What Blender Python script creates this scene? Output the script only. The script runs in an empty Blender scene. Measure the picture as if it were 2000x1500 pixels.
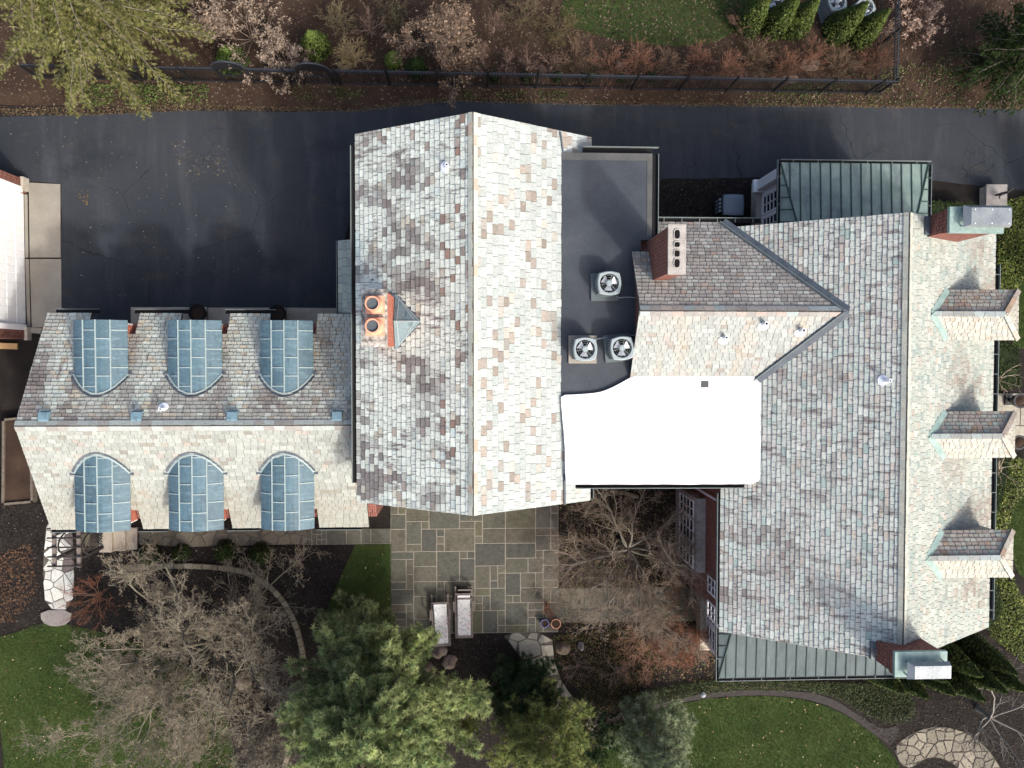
import bpy, math, random
import numpy as np
from mathutils import Vector, Matrix, Quaternion, noise as mnoise
random.seed(7); rng = np.random.default_rng(7)
SC = bpy.context.scene; COL = SC.collection

# ------------------------------------------------------------------ camera, sky, sun, exposure
FPX, CAMH, NAD = 1530.0, 30.0, (930.0, 705.0)      # focal length in photo pixels, flying height, plumb point
_n = Vector(((NAD[0]-1000)/FPX, -(NAD[1]-750)/FPX, -1)).normalized()
CQ = _n.rotation_difference(Vector((0, 0, -1)))
cam = bpy.data.cameras.new('Camera'); camo = bpy.data.objects.new('Camera', cam); COL.objects.link(camo)
cam.sensor_width = 36; cam.lens = FPX/2000*36; cam.clip_end = 3000; cam.clip_start = .1
camo.location = (0, 0, CAMH); camo.rotation_mode = 'QUATERNION'; camo.rotation_quaternion = CQ
SC.camera = camo
SUN_EL, SUN_DIR = math.radians(41), Vector((.64, -.77, 0)).normalized()      # towards the sun, on the map
world = bpy.data.worlds.new('World'); SC.world = world; world.use_nodes = True
wn = world.node_tree.nodes; wl = world.node_tree.links
sky = wn.new('ShaderNodeTexSky'); sky.sky_type = 'NISHITA'; sky.sun_disc = False
sky.sun_elevation = SUN_EL; sky.sun_rotation = math.atan2(SUN_DIR.x, SUN_DIR.y); sky.air_density = .8; sky.dust_density = 6.0; sky.ozone_density = .6
wl.new(sky.outputs[0], wn['Background'].inputs[0]); wn['Background'].inputs[1].default_value = .15
sl = bpy.data.lights.new('Sun', 'SUN'); sl.energy = 1.25; sl.angle = math.radians(3.5); sl.color = (1, .985, .96)
so = bpy.data.objects.new('Sun', sl); COL.objects.link(so); so.location = (40, -50, 60)
to_sun = Vector((SUN_DIR.x*math.cos(SUN_EL), SUN_DIR.y*math.cos(SUN_EL), math.sin(SUN_EL)))
so.rotation_mode = 'QUATERNION'; so.rotation_quaternion = to_sun.to_track_quat('Z', 'Y')
vs = SC.view_settings; vs.view_transform = 'Standard'; vs.look = 'None'; vs.exposure = 1.15; vs.gamma = 1; vs.use_curve_mapping = False

# ------------------------------------------------------------------ pixel -> place
def ray(px, py): return CQ @ Vector(((px-1000)/FPX, -(py-750)/FPX, -1))
def W(px, py, z=0.0):
    d = ray(px, py); t = (CAMH-z)/-d.z; return Vector((d.x*t, d.y*t, z))
def hit(px, py, p, n):
    d = ray(px, py); o = Vector((0, 0, CAMH)); return o + d*((Vector(p)-o).dot(n)/d.dot(n))
def V3(*a): return Vector(a)

# ------------------------------------------------------------------ materials
MATS = {}
def ramp(nt, fac, stops):
    r = nt.nodes.new('ShaderNodeValToRGB'); e = r.color_ramp.elements
    while len(e) < len(stops): e.new(.5)
    for i, (p, c) in enumerate(stops): e[i].position = p; e[i].color = (*c, 1)
    nt.links.new(fac, r.inputs[0]); return r.outputs[0]
def noise_node(nt, vec, scale, detail=4, rough=.6, stretch=None):
    if stretch:
        m = nt.nodes.new('ShaderNodeMapping'); m.inputs['Scale'].default_value = stretch; nt.links.new(vec, m.inputs[0]); vec = m.outputs[0]
    n = nt.nodes.new('ShaderNodeTexNoise'); n.inputs['Scale'].default_value = scale; n.inputs['Detail'].default_value = detail; n.inputs['Roughness'].default_value = rough
    nt.links.new(vec, n.inputs['Vector']); return n.outputs['Fac']
def mixc(nt, a, b, fac, mode='MIX'):
    m = nt.nodes.new('ShaderNodeMix'); m.data_type = 'RGBA'; m.blend_type = mode
    for s, v in ((0, fac), (6, a), (7, b)):
        if isinstance(v, (int, float)): m.inputs[s].default_value = v
        elif isinstance(v, tuple): m.inputs[s].default_value = (*v, 1)
        else: nt.links.new(v, m.inputs[s])
    return m.outputs[2]
def material(name, base=None, attr=False, stops=None, scale=3, fine=40, fine_amt=.35, rough=.8, bump=.3, bump_scale=60, metal=0,
             trans=0, patches=None, stretch=None, spec=.15, coords='world'):
    """base: flat colour; stops: noise ramp; attr: per-vertex colour; patches: [(colour, scale, lo, hi, stretch)]"""
    m = bpy.data.materials.new(name); m.use_nodes = True; nt = m.node_tree; b = nt.nodes['Principled BSDF']
    if coords == 'world': vec = nt.nodes.new('ShaderNodeNewGeometry').outputs['Position']
    else: vec = nt.nodes.new('ShaderNodeTexCoord').outputs['Object']
    if attr:
        a = nt.nodes.new('ShaderNodeAttribute'); a.attribute_name = 'col'; c = a.outputs['Color']
    elif stops: c = ramp(nt, noise_node(nt, vec, scale, 5, .6, stretch), stops)
    else:
        r = nt.nodes.new('ShaderNodeRGB'); r.outputs[0].default_value = (*base, 1); c = r.outputs[0]
    for (pc, ps, lo, hi, st) in (patches or []):
        f = noise_node(nt, vec, ps, 6, .65, st)
        mr = nt.nodes.new('ShaderNodeMapRange'); mr.inputs[1].default_value = lo; mr.inputs[2].default_value = hi; nt.links.new(f, mr.inputs[0])
        c = mixc(nt, c, pc, mr.outputs[0])
    if fine_amt:
        g = ramp(nt, noise_node(nt, vec, fine, 3, .7), [(.25, (1-fine_amt,)*3), (.75, (1+fine_amt,)*3)])
        c = mixc(nt, c, g, 1.0, 'MULTIPLY')
    nt.links.new(c, b.inputs['Base Color'])
    b.inputs['Roughness'].default_value = rough; b.inputs['Metallic'].default_value = metal; b.inputs['Specular IOR Level'].default_value = spec
    if bump:
        bn = nt.nodes.new('ShaderNodeBump'); bn.inputs['Strength'].default_value = bump; bn.inputs['Distance'].default_value = .02
        nt.links.new(noise_node(nt, vec, bump_scale, 4, .65), bn.inputs['Height']); nt.links.new(bn.outputs[0], b.inputs['Normal'])
    if trans:
        t = nt.nodes.new('ShaderNodeBsdfTranslucent'); nt.links.new(c, t.inputs[0])
        mx = nt.nodes.new('ShaderNodeMixShader'); mx.inputs[0].default_value = trans
        nt.links.new(b.outputs[0], mx.inputs[1]); nt.links.new(t.outputs[0], mx.inputs[2]); nt.links.new(mx.outputs[0], nt.nodes['Material Output'].inputs[0])
    MATS[name] = m; return m
def brick_material(name, c1, c2, mortar, spec=.2):
    m = bpy.data.materials.new(name); m.use_nodes = True; nt = m.node_tree; b = nt.nodes['Principled BSDF']
    uv = nt.nodes.new('ShaderNodeUVMap'); t = nt.nodes.new('ShaderNodeTexBrick')
    t.inputs['Color1'].default_value = (*c1, 1); t.inputs['Color2'].default_value = (*c2, 1); t.inputs['Mortar'].default_value = (*mortar, 1)
    t.inputs['Scale'].default_value = 1; t.inputs['Brick Width'].default_value = .215; t.inputs['Row Height'].default_value = .075; t.inputs['Mortar Size'].default_value = .009
    nt.links.new(uv.outputs[0], t.inputs['Vector'])
    g = ramp(nt, noise_node(nt, nt.nodes.new('ShaderNodeNewGeometry').outputs['Position'], 9, 4), [(.3, (.65,)*3), (.7, (1.3,)*3)])
    nt.links.new(mixc(nt, t.outputs['Color'], g, 1.0, 'MULTIPLY'), b.inputs['Base Color'])
    bn = nt.nodes.new('ShaderNodeBump'); bn.inputs['Strength'].default_value = .6; bn.inputs['Distance'].default_value = .01; bn.invert = True
    nt.links.new(t.outputs['Fac'], bn.inputs['Height']); nt.links.new(bn.outputs[0], b.inputs['Normal'])
    b.inputs['Roughness'].default_value = .85; b.inputs['Specular IOR Level'].default_value = spec
    MATS[name] = m; return m

material('slate', attr=True, fine=16, fine_amt=.22, rough=.72, bump=.5, bump_scale=45, stretch=None)
def slate_stained(name, st, lo, hi):
    material(name, attr=True, fine=16, fine_amt=.24, rough=.75, bump=.6, bump_scale=45, patches=[((.17, .15, .14), 1.5, lo, hi, st), ((.12, .105, .10), 3.4, lo+.04, hi+.02, st), ((.52, .51, .46), 7.0, .66, .74, None)])
slate_stained('slate_w', (.8, 3.2, 1), .54, .66); slate_stained('slate_n', (3.2, .8, 1), .56, .70); slate_stained('slate_s', (2, 2, 1), .63, .76)
material('deck', base=(.06, .055, .05), fine_amt=.2)
brick_material('brick', (.17, .042, .03), (.10, .026, .02), (.24, .17, .14))
brick_material('brick_orange', (.42, .10, .055), (.30, .07, .04), (.40, .24, .18))
material('copper_green', stops=[(.3, (.085, .135, .125)), (.5, (.135, .195, .172)), (.7, (.195, .255, .22))], scale=1.3, patches=[((.07, .085, .10), 1.1, .5, .75, (2, 1, 1)), ((.24, .30, .265), 3, .58, .8, (5, .7, 1))], fine=25, fine_amt=.14, rough=.5, bump=.1, metal=.0, spec=.5)
material('copper_pale', stops=[(.3, (.056, .078, .083)), (.7, (.09, .12, .122))], scale=1.1, patches=[((.13, .17, .165), 2.5, .55, .8, (5, .7, 1)), ((.05, .058, .062), 1.4, .56, .78, (3, 1, 1))], fine=25, fine_amt=.16, rough=.65, bump=.1, spec=.2)
material('copper_blue', attr=True, fine=12, fine_amt=.18, rough=.5, bump=.15, bump_scale=25, spec=.4, patches=[((.13, .21, .245), 2.2, .50, .80, (1, 5, 1)), ((.04, .068, .088), 1.7, .54, .74, (4, 1, 1)), ((.20, .26, .27), 5.0, .64, .80, (1, 6, 1))])
material('seam_pale', base=(.27, .335, .33), fine_amt=.2, rough=.5)
material('seam_dark', base=(.035, .06, .052), fine_amt=.2, rough=.5)
material('copper_edge', stops=[(.3, (.16, .24, .22)), (.7, (.27, .36, .33))], scale=4, fine_amt=.2, rough=.5)
material('gutter_dark', base=(.012, .012, .013), fine_amt=.3, rough=.7)
material('lip_metal', base=(.15, .18, .175), fine_amt=.2, rough=.5)
material('lead', stops=[(.3, (.045, .058, .07)), (.7, (.09, .108, .125))], scale=3, fine_amt=.2, rough=.45, spec=.5)
material('cap_metal', stops=[(.3, (.14, .165, .175)), (.7, (.24, .265, .275))], scale=2.5, fine=18, fine_amt=.15, rough=.45, metal=.2, spec=.5, bump=.1)
material('membrane', stops=[(.3, (.036, .042, .050)), (.55, (.050, .058, .067)), (.75, (.066, .074, .082))], scale=.7, fine=14, fine_amt=.12, rough=.6, bump=.08,
         patches=[((.10, .105, .10), 1.3, .66, .86, (1, 2.5, 1))])
material('membrane_grey', stops=[(.3, (.055, .06, .06)), (.7, (.10, .10, .095))], scale=1.5, fine_amt=.2)
material('white_coat', base=(.78, .78, .78), fine=3, fine_amt=.03, rough=.5, bump=.05, patches=[((.40, .385, .35), 1.1, .60, .80, None), ((.22, .20, .175), 3.2, .68, .76, None)])
material('white_paint', base=(.78, .78, .76), fine=6, fine_amt=.06, rough=.45, bump=.03)
material('grey_paint', base=(.30, .29, .265), fine=5, fine_amt=.25, rough=.6)
material('white_metal', base=(.72, .74, .77), fine_amt=.05, rough=.3, spec=.5)
material('limestone', stops=[(.3, (.30, .27, .22)), (.7, (.46, .42, .36))], scale=3, fine=30, fine_amt=.25, rough=.9)
material('lichen_cement', stops=[(.36, (.10, .095, .085)), (.48, (.27, .26, .235)), (.60, (.40, .385, .35)), (.68, (.62, .61, .58))], scale=6, fine=30, fine_amt=.3, rough=.95)
material('cement_pale', stops=[(.3, (.24, .225, .205)), (.7, (.36, .34, .31))], scale=4, fine=30, fine_amt=.25, rough=.95)
material('terracotta', stops=[(.3, (.52, .25, .16)), (.7, (.62, .34, .23))], scale=4, fine_amt=.15, rough=.8)
material('flue_dark', base=(.075, .09, .10), fine_amt=.15)
material('hollow_shade', base=(.006, .005, .005), fine_amt=0, bump=0)  # black stands in for the shade inside flues, fan wells and pipe bores
material('glass', base=(.012, .016, .02), fine_amt=0, rough=.06, bump=0, spec=.6)
material('asphalt', stops=[(.25, (.027, .0315, .038)), (.5, (.033, .0375, .044)), (.75, (.042, .0465, .052))], scale=.22, fine=55, fine_amt=.35, rough=.95, spec=.04, bump=.35, bump_scale=140,
         patches=[((.058, .053, .045), .7, .58, .82, (1, 2, 1)), ((.056, .060, .068), .45, .50, .8, (3, .5, 1)), ((.020, .023, .029), .3, .55, .75, (1, 1.5, 1)), ((.07, .065, .055), 6, .70, .78, (1, 1, 1))])
material('concrete', stops=[(.3, (.21, .195, .165)), (.7, (.28, .26, .222))], scale=.9, fine=45, fine_amt=.2, rough=.9, patches=[((.20, .185, .16), 1.1, .58, .8, None)])
material('concrete_dark', stops=[(.3, (.30, .265, .21)), (.7, (.42, .375, .30))], scale=1.5, fine=45, fine_amt=.3, rough=.9)
material('soil', stops=[(.3, (.011, .0095, .0085)), (.55, (.0185, .0155, .0135)), (.75, (.03, .0245, .0205))], scale=1.5, fine=70, fine_amt=.7, rough=.95, bump=.9, bump_scale=60)
material('brown_soil', stops=[(.3, (.028, .018, .013)), (.55, (.045, .029, .02)), (.75, (.065, .042, .028))], scale=1.2, fine=60, fine_amt=.6, rough=.95, bump=.9, bump_scale=60)
material('lawn_base', stops=[(.3, (.026, .044, .012)), (.6, (.042, .064, .018)), (.8, (.06, .075, .024))], scale=.8, fine=60, fine_amt=.5, rough=.9, bump=.6, patches=[((.085, .07, .03), 2.2, .6, .85, None)])
material('grass', attr=True, fine_amt=0, rough=.7, bump=0, trans=.2, spec=.15)
material('leaf', attr=True, fine_amt=0, rough=.55, bump=0, trans=.25, spec=.2)
material('needle', attr=True, fine_amt=0, rough=.6, bump=0, trans=.5, spec=.15)
material('bark', attr=True, fine=30, fine_amt=.3, rough=.9, bump=.3)
material('chip', attr=True, fine_amt=.2, rough=.9, bump=0)
material('bluestone', attr=True, fine=7, fine_amt=.3, rough=.8, bump=.3, bump_scale=30, patches=[((.035, .036, .03), 1.2, .55, .8, None)])
material('flag_pale', attr=True, fine=10, fine_amt=.22, rough=.85, bump=.4, bump_scale=25)
material('grout', stops=[(.3, (.19, .176, .14)), (.7, (.29, .27, .22))], scale=3, fine_amt=.25, rough=.95)
material('grout_dark', stops=[(.3, (.07, .062, .05)), (.7, (.13, .115, .095))], scale=3, fine_amt=.4, rough=.95)
material('boulder', stops=[(.3, (.10, .075, .055)), (.5, (.19, .15, .115)), (.75, (.29, .235, .19))], scale=2.5, fine=18, fine_amt=.35, rough=.9, bump=.8, bump_scale=9)
material('black_iron', base=(.010, .011, .014), fine_amt=.3, rough=.42, spec=.5, bump=0)
material('iron_blue', base=(.030, .036, .045), fine_amt=.2, rough=.4, spec=.5, bump=0)
material('ac_grey', base=(.25, .295, .30), fine_amt=.06, rough=.4, spec=.4, bump=0)
material('ac_side', base=(.10, .12, .125), fine_amt=.1, rough=.5)
material('fan_blade', base=(.55, .55, .56), fine_amt=.08, rough=.3, metal=.4, spec=.5, bump=0)
material('ac_lid', base=(.13, .17, .205), fine_amt=.08, rough=.35, spec=.5, bump=0)
material('teak', stops=[(.3, (.10, .085, .075)), (.7, (.20, .175, .155))], scale=6, fine_amt=.3, rough=.85, stretch=(1, 6, 6))
material('dark_wood', stops=[(.3, (.02, .018, .018)), (.7, (.055, .05, .048))], scale=5, fine_amt=.3, rough=.85)
material('bed_timber', stops=[(.3, (.09, .075, .058)), (.7, (.17, .145, .115))], scale=5, fine_amt=.3, rough=.9)
material('new_timber', stops=[(.3, (.30, .19, .09)), (.7, (.42, .28, .14))], scale=5, fine_amt=.2, rough=.8, stretch=(1, 8, 1))
material('rubber', base=(.012, .012, .012), fine_amt=.3, rough=.7)
material('glaze_blue', base=(.03, .045, .16), fine_amt=.1, rough=.25, spec=.6)
material('bronze', base=(.012, .013, .017), fine_amt=.2, rough=.35, spec=.6)
material('gravel', stops=[(.3, (.026, .023, .022)), (.7, (.062, .056, .053))], scale=30, fine=90, fine_amt=.6, rough=.95, bump=1, bump_scale=80)
def crack_asphalt():
    nt = MATS['asphalt'].node_tree; b = nt.nodes['Principled BSDF']; src = b.inputs['Base Color'].links[0].from_socket; pos = nt.nodes.new('ShaderNodeNewGeometry').outputs['Position']
    nz = nt.nodes.new('ShaderNodeTexNoise'); nz.inputs['Scale'].default_value = 2.2; nt.links.new(pos, nz.inputs['Vector']); add = nt.nodes.new('ShaderNodeMix'); add.data_type = 'VECTOR'; add.inputs[0].default_value = .22; nt.links.new(pos, add.inputs[4]); nt.links.new(nz.outputs['Color'], add.inputs[5])
    c = src
    for sc, wd, lo, hi, off in ((.32, .0013, .47, .53, 0), (2.6, .009, .60, .67, 5)):
        v = nt.nodes.new('ShaderNodeTexVoronoi'); v.feature = 'DISTANCE_TO_EDGE'; v.inputs['Scale'].default_value = sc; nt.links.new(add.outputs[1], v.inputs['Vector'])
        m1 = nt.nodes.new('ShaderNodeMapRange'); m1.inputs[1].default_value = wd; m1.inputs[2].default_value = wd*2.2; m1.inputs[3].default_value = 1; m1.inputs[4].default_value = 0; nt.links.new(v.outputs['Distance'], m1.inputs[0])
        m2 = nt.nodes.new('ShaderNodeMapRange'); m2.inputs[1].default_value = lo; m2.inputs[2].default_value = hi; nt.links.new(noise_node(nt, pos, .33+off*.02, 3), m2.inputs[0])
        mu = nt.nodes.new('ShaderNodeMath'); mu.operation = 'MULTIPLY'; nt.links.new(m1.outputs[0], mu.inputs[0]); nt.links.new(m2.outputs[0], mu.inputs[1]); c = mixc(nt, c, (.019, .0215, .025), mu.outputs[0])
    nt.links.new(c, b.inputs['Base Color'])
crack_asphalt()
# printed cushion: rings on white
def cushion_material():
    m = bpy.data.materials.new('cushion'); m.use_nodes = True; nt = m.node_tree; b = nt.nodes['Principled BSDF']
    vec = nt.nodes.new('ShaderNodeTexCoord').outputs['Object']; c = (.50, .51, .50)
    for s, lo, hi, pc, off in ((9, .30, .42, (.17, .18, .20), 0), (6.5, .36, .46, (.36, .37, .38), 4), (3.2, .17, .36, (.42, .22, .25), 9)):
        mp = nt.nodes.new('ShaderNodeMapping'); mp.inputs['Location'].default_value = (off, off*.7, 0); mp.inputs['Scale'].default_value = (1, 1, .05); nt.links.new(vec, mp.inputs[0])
        v = nt.nodes.new('ShaderNodeTexVoronoi'); v.inputs['Scale'].default_value = s; nt.links.new(mp.outputs[0], v.inputs['Vector'])
        r = nt.nodes.new('ShaderNodeValToRGB'); r.color_ramp.interpolation = 'CONSTANT'; e = r.color_ramp.elements; e.new(.5); e.new(.6)
        for i, (p, q) in enumerate(((0, 0), (lo*.55, 1), (lo*.9, 0), (1, 0))): e[i].position = p; e[i].color = (q, q, q, 1)
        nt.links.new(v.outputs['Distance'], r.inputs[0]); c = mixc(nt, c, pc, r.outputs[0])
    nt.links.new(c, b.inputs['Base Color']); b.inputs['Roughness'].default_value = .9; MATS['cushion'] = m
cushion_material()

# ------------------------------------------------------------------ mesh helpers
def autouv(me):
    uv = me.uv_layers.new(name='UVMap'); 
    for p in me.polygons:
        n = p.normal
        for li in p.loop_indices:
            c = me.vertices[me.loops[li].vertex_index].co
            if abs(n.x) > .6: uv.data[li].uv = (c.y, c.z)
            elif abs(n.y) > .6: uv.data[li].uv = (c.x, c.z)
            else: uv.data[li].uv = (c.y, c.x)
def setcol(me, col):
    a = me.color_attributes.new('col', 'FLOAT_COLOR', 'POINT'); n = len(me.vertices)
    arr = np.ones((n, 4), np.float32); arr[:, :3] = np.asarray(col, np.float32).reshape(-1, 3) if np.ndim(col) > 1 else np.asarray(col, np.float32)
    a.data.foreach_set('color', arr.ravel())
def link(name, me, mat, parent=None, smooth=False, kind=None):
    if mat: me.materials.append(MATS[mat])
    o = bpy.data.objects.new(name, me); COL.objects.link(o)
    if parent: o.parent = parent
    if smooth: me.polygons.foreach_set('use_smooth', np.ones(len(me.polygons), bool))
    if kind: o['kind'] = kind
    return o
def pobj(name, verts, faces, mat, parent=None, col=None, smooth=False, kind=None, uv=False):
    me = bpy.data.meshes.new(name); me.from_pydata([tuple(v) for v in verts], [], faces); me.update()
    if col is not None: setcol(me, col)
    if uv: autouv(me)
    return link(name, me, mat, parent, smooth, kind)
def nobj(name, Vv, F, mat, parent=None, col=None, smooth=False, kind=None):
    """numpy mesh, every face with the same number of corners"""
    Vv = np.asarray(Vv, np.float32); F = np.asarray(F, np.int32); k = F.shape[1]
    me = bpy.data.meshes.new(name); me.vertices.add(len(Vv)); me.vertices.foreach_set('co', Vv.ravel())
    me.loops.add(F.size); me.loops.foreach_set('vertex_index', F.ravel())
    me.polygons.add(len(F)); me.polygons.foreach_set('loop_start', np.arange(0, F.size, k, dtype=np.int32)); me.polygons.foreach_set('loop_total', np.full(len(F), k, np.int32))
    me.update(calc_edges=True); me.validate()
    if col is not None: setcol(me, col)
    return link(name, me, mat, parent, smooth, kind)
class MB:
    """collects boxes, prisms and tubes into one mesh"""
    def __init__(s): s.v = []; s.f = []
    def add(s, v, f):
        o = len(s.v); s.v += [tuple(x) for x in v]; s.f += [tuple(i+o for i in q) for q in f]; return s
    def box(s, x0, x1, y0, y1, z0, z1):
        return s.add([(x, y, z) for z in (z0, z1) for y in (y0, y1) for x in (x0, x1)], [(0, 2, 3, 1), (4, 5, 7, 6), (0, 1, 5, 4), (2, 6, 7, 3), (0, 4, 6, 2), (1, 3, 7, 5)])
    def bar(s, a, b, w, h, up=(0, 0, 1)):
        a = Vector(a); b = Vector(b); d = (b-a).normalized(); u = Vector(up)
        r = d.cross(u); r = r.normalized() if r.length > 1e-4 else Vector((1, 0, 0)); q = r.cross(d).normalized()
        vs_ = [p + r*(sx*w/2) + q*(sz*h/2) for p in (a, b) for sz in (-1, 1) for sx in (-1, 1)]
        return s.add(vs_, [(0, 2, 3, 1), (4, 5, 7, 6), (0, 1, 5, 4), (2, 6, 7, 3), (0, 4, 6, 2), (1, 3, 7, 5)])
    def prism(s, poly, z0, z1):
        n = len(poly); v = [(p[0], p[1], z0) for p in poly] + [(p[0], p[1], z1) for p in poly]
        return s.add(v, [tuple(range(n-1, -1, -1)), tuple(range(n, 2*n))] + [(i, (i+1) % n, n+(i+1) % n, n+i) for i in range(n)])
    def lathe(s, prof, c=(0, 0), n=20, sq=0):
        o = []; m = len(prof)
        for (r, z) in prof:
            for k in range(n):
                a = 2*math.pi*k/n; q = 1/max(abs(math.cos(a)), abs(math.sin(a)))**sq if sq else 1
                o.append((c[0]+r*q*math.cos(a), c[1]+r*q*math.sin(a), z))
        f = [(i*n+k, i*n+(k+1) % n, (i+1)*n+(k+1) % n, (i+1)*n+k) for i in range(m-1) for k in range(n)]
        return s.add(o, f)
    def tube(s, pts, r, n=6):
        pts = [Vector(p) for p in pts]; rs = r if isinstance(r, (list, tuple)) else [r]*len(pts); o = []
        for i, p in enumerate(pts):
            d = (pts[min(i+1, len(pts)-1)]-pts[max(i-1, 0)]).normalized(); a = d.cross(Vector((.3, .2, 1))); a = a.normalized() if a.length > 1e-4 else Vector((1, 0, 0)); b = d.cross(a)
            o += [p + (a*math.cos(2*math.pi*k/n)+b*math.sin(2*math.pi*k/n))*rs[i] for k in range(n)]
        m = len(pts); f = [(i*n+k, i*n+(k+1) % n, (i+1)*n+(k+1) % n, (i+1)*n+k) for i in range(m-1) for k in range(n)]
        f += [tuple(range(n-1, -1, -1)), tuple(range((m-1)*n, m*n))]
        return s.add(o, f)
    def build(s, name, mat, parent=None, col=None, smooth=False, kind=None, uv=False):
        return pobj(name, s.v, s.f, mat, parent, col, smooth, kind, uv)
def empty(name, loc, label=None, cat=None, group=None, parent=None):
    o = bpy.data.objects.new(name, None); COL.objects.link(o); o.location = loc; o.empty_display_size = .2
    if parent: o.parent = parent
    return tag(o, label, cat, group)
def tag(o, label=None, cat=None, group=None, kind=None):
    if label: o['label'] = label
    if cat: o['category'] = cat
    if group: o['group'] = group
    if kind: o['kind'] = kind
    return o
def clip_poly(poly, conv):
    """Sutherland-Hodgman: poly by a convex counter-clockwise polygon"""
    out = poly
    for i in range(len(conv)):
        a = conv[i]; b = conv[(i+1) % len(conv)]; inp = out; out = []
        if not inp: break
        def side(p): return (b[0]-a[0])*(p[1]-a[1])-(b[1]-a[1])*(p[0]-a[0])
        for j in range(len(inp)):
            p = inp[j]; q = inp[(j+1) % len(inp)]; sp = side(p); sq = side(q)
            if sp >= 0: out.append(p)
            if (sp > 0 and sq < 0) or (sp < 0 and sq > 0):
                t = sp/(sp-sq); out.append((p[0]+(q[0]-p[0])*t, p[1]+(q[1]-p[1])*t))
    return out
def area(p): return .5*sum(p[i][0]*p[(i+1) % len(p)][1]-p[(i+1) % len(p)][0]*p[i][1] for i in range(len(p)))
def ccw(p): return p if area(p) > 0 else p[::-1]
def inpoly(P, poly):
    x, y = P[:, 0], P[:, 1]; c = np.zeros(len(P), bool); n = len(poly)
    for i in range(n):
        x1, y1 = poly[i][0], poly[i][1]; x2, y2 = poly[(i+1) % n][0], poly[(i+1) % n][1]
        k = (y1 > y) != (y2 > y)
        with np.errstate(divide='ignore', invalid='ignore'): c ^= k & (x < (x2-x1)*(y-y1)/(y2-y1+1e-12)+x1)
    return c
def scatter(poly, density):
    p = np.array([(q[0], q[1]) for q in poly]); lo = p.min(0); hi = p.max(0); n = int(density*np.prod(hi-lo))
    P = lo + rng.random((n, 2))*(hi-lo); return P[inpoly(P, p)]
def pxpoly(pts, z=0): return [W(x, y, z) for x, y in pts]
def wobble(poly, step=.25, amp=.04, scale=1.3):
    out = []
    for i in range(len(poly)):
        a = Vector(poly[i]); b = Vector(poly[(i+1) % len(poly)]); n = max(1, int((b-a).length/step))
        for k in range(n):
            p = a.lerp(b, k/n); q = mnoise.noise_vector(p*scale)+mnoise.noise_vector(p*scale*4)*.5; out.append((p.x+q.x*amp, p.y+q.y*amp, p.z))
    return out
def smoothpoly(poly, n=2):
    for _ in range(n):
        o = []
        for i in range(len(poly)):
            a = Vector(poly[i]); b = Vector(poly[(i+1) % len(poly)]); o += [a.lerp(b, .25), a.lerp(b, .75)]
        poly = o
    return poly
def sheet(name, poly, z, mat, kind='structure', label=None, amp=.04, step=.25):
    P = wobble(poly, step, amp) if amp else poly
    o = pobj(name, [(p[0], p[1], z) for p in P], [tuple(range(len(P)))], mat)
    if o.data.polygons[0].normal.z < 0: o.data.flip_normals()
    tag(o, label, None, None, kind); return o
def noise2(x, y, s, seed=0): return mnoise.noise(Vector((x*s+seed*17.3, y*s-seed*9.1, seed*3.7)))

# ------------------------------------------------------------------ THE HOUSE
HOUSE = empty('house', (0, 0, 0), 'long rambling brick house with grey-green slate roofs and a white flat roof patch', 'house')
class Slope:
    def __init__(s, O, vh, e, r, run):
        s.O = Vector((O[0], O[1], e)); s.vh = Vector((vh[0], vh[1], 0)).normalized(); s.e = e; s.r = r; s.run = run
        s.u = s.vh.cross(Vector((0, 0, 1))); s.L = math.hypot(run, r-e); s.v = (s.vh*run+Vector((0, 0, r-e)))/s.L; s.n = s.u.cross(s.v)
    def uv(s, p):
        d = Vector((p[0]-s.O.x, p[1]-s.O.y, 0)); return (d.dot(s.u), d.dot(s.vh)*s.L/s.run)
    def z(s, x, y): return s.e+(Vector((x-s.O.x, y-s.O.y, 0)).dot(s.vh))*(s.r-s.e)/s.run
    def at(s, a, b, h=0): return s.O+s.u*a+s.v*b+s.n*h
    def on(s, px, py): return hit(px, py, s.O, s.n)
SINGLE = [0]
def deck(name, S, pieces, mat='deck', t=.10, parent=HOUSE):
    m = MB()
    for pc in pieces:
        q = ccw([S.uv(p) for p in pc]); n = len(q)
        m.add([S.at(a, b, -t) for a, b in q]+[S.at(a, b, -.004) for a, b in q], [tuple(range(n-1, -1, -1)), tuple(range(n, 2*n))]+[(i, (i+1) % n, n+(i+1) % n, n+i) for i in range(n)])
    return m.build(name, mat, parent)
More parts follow.
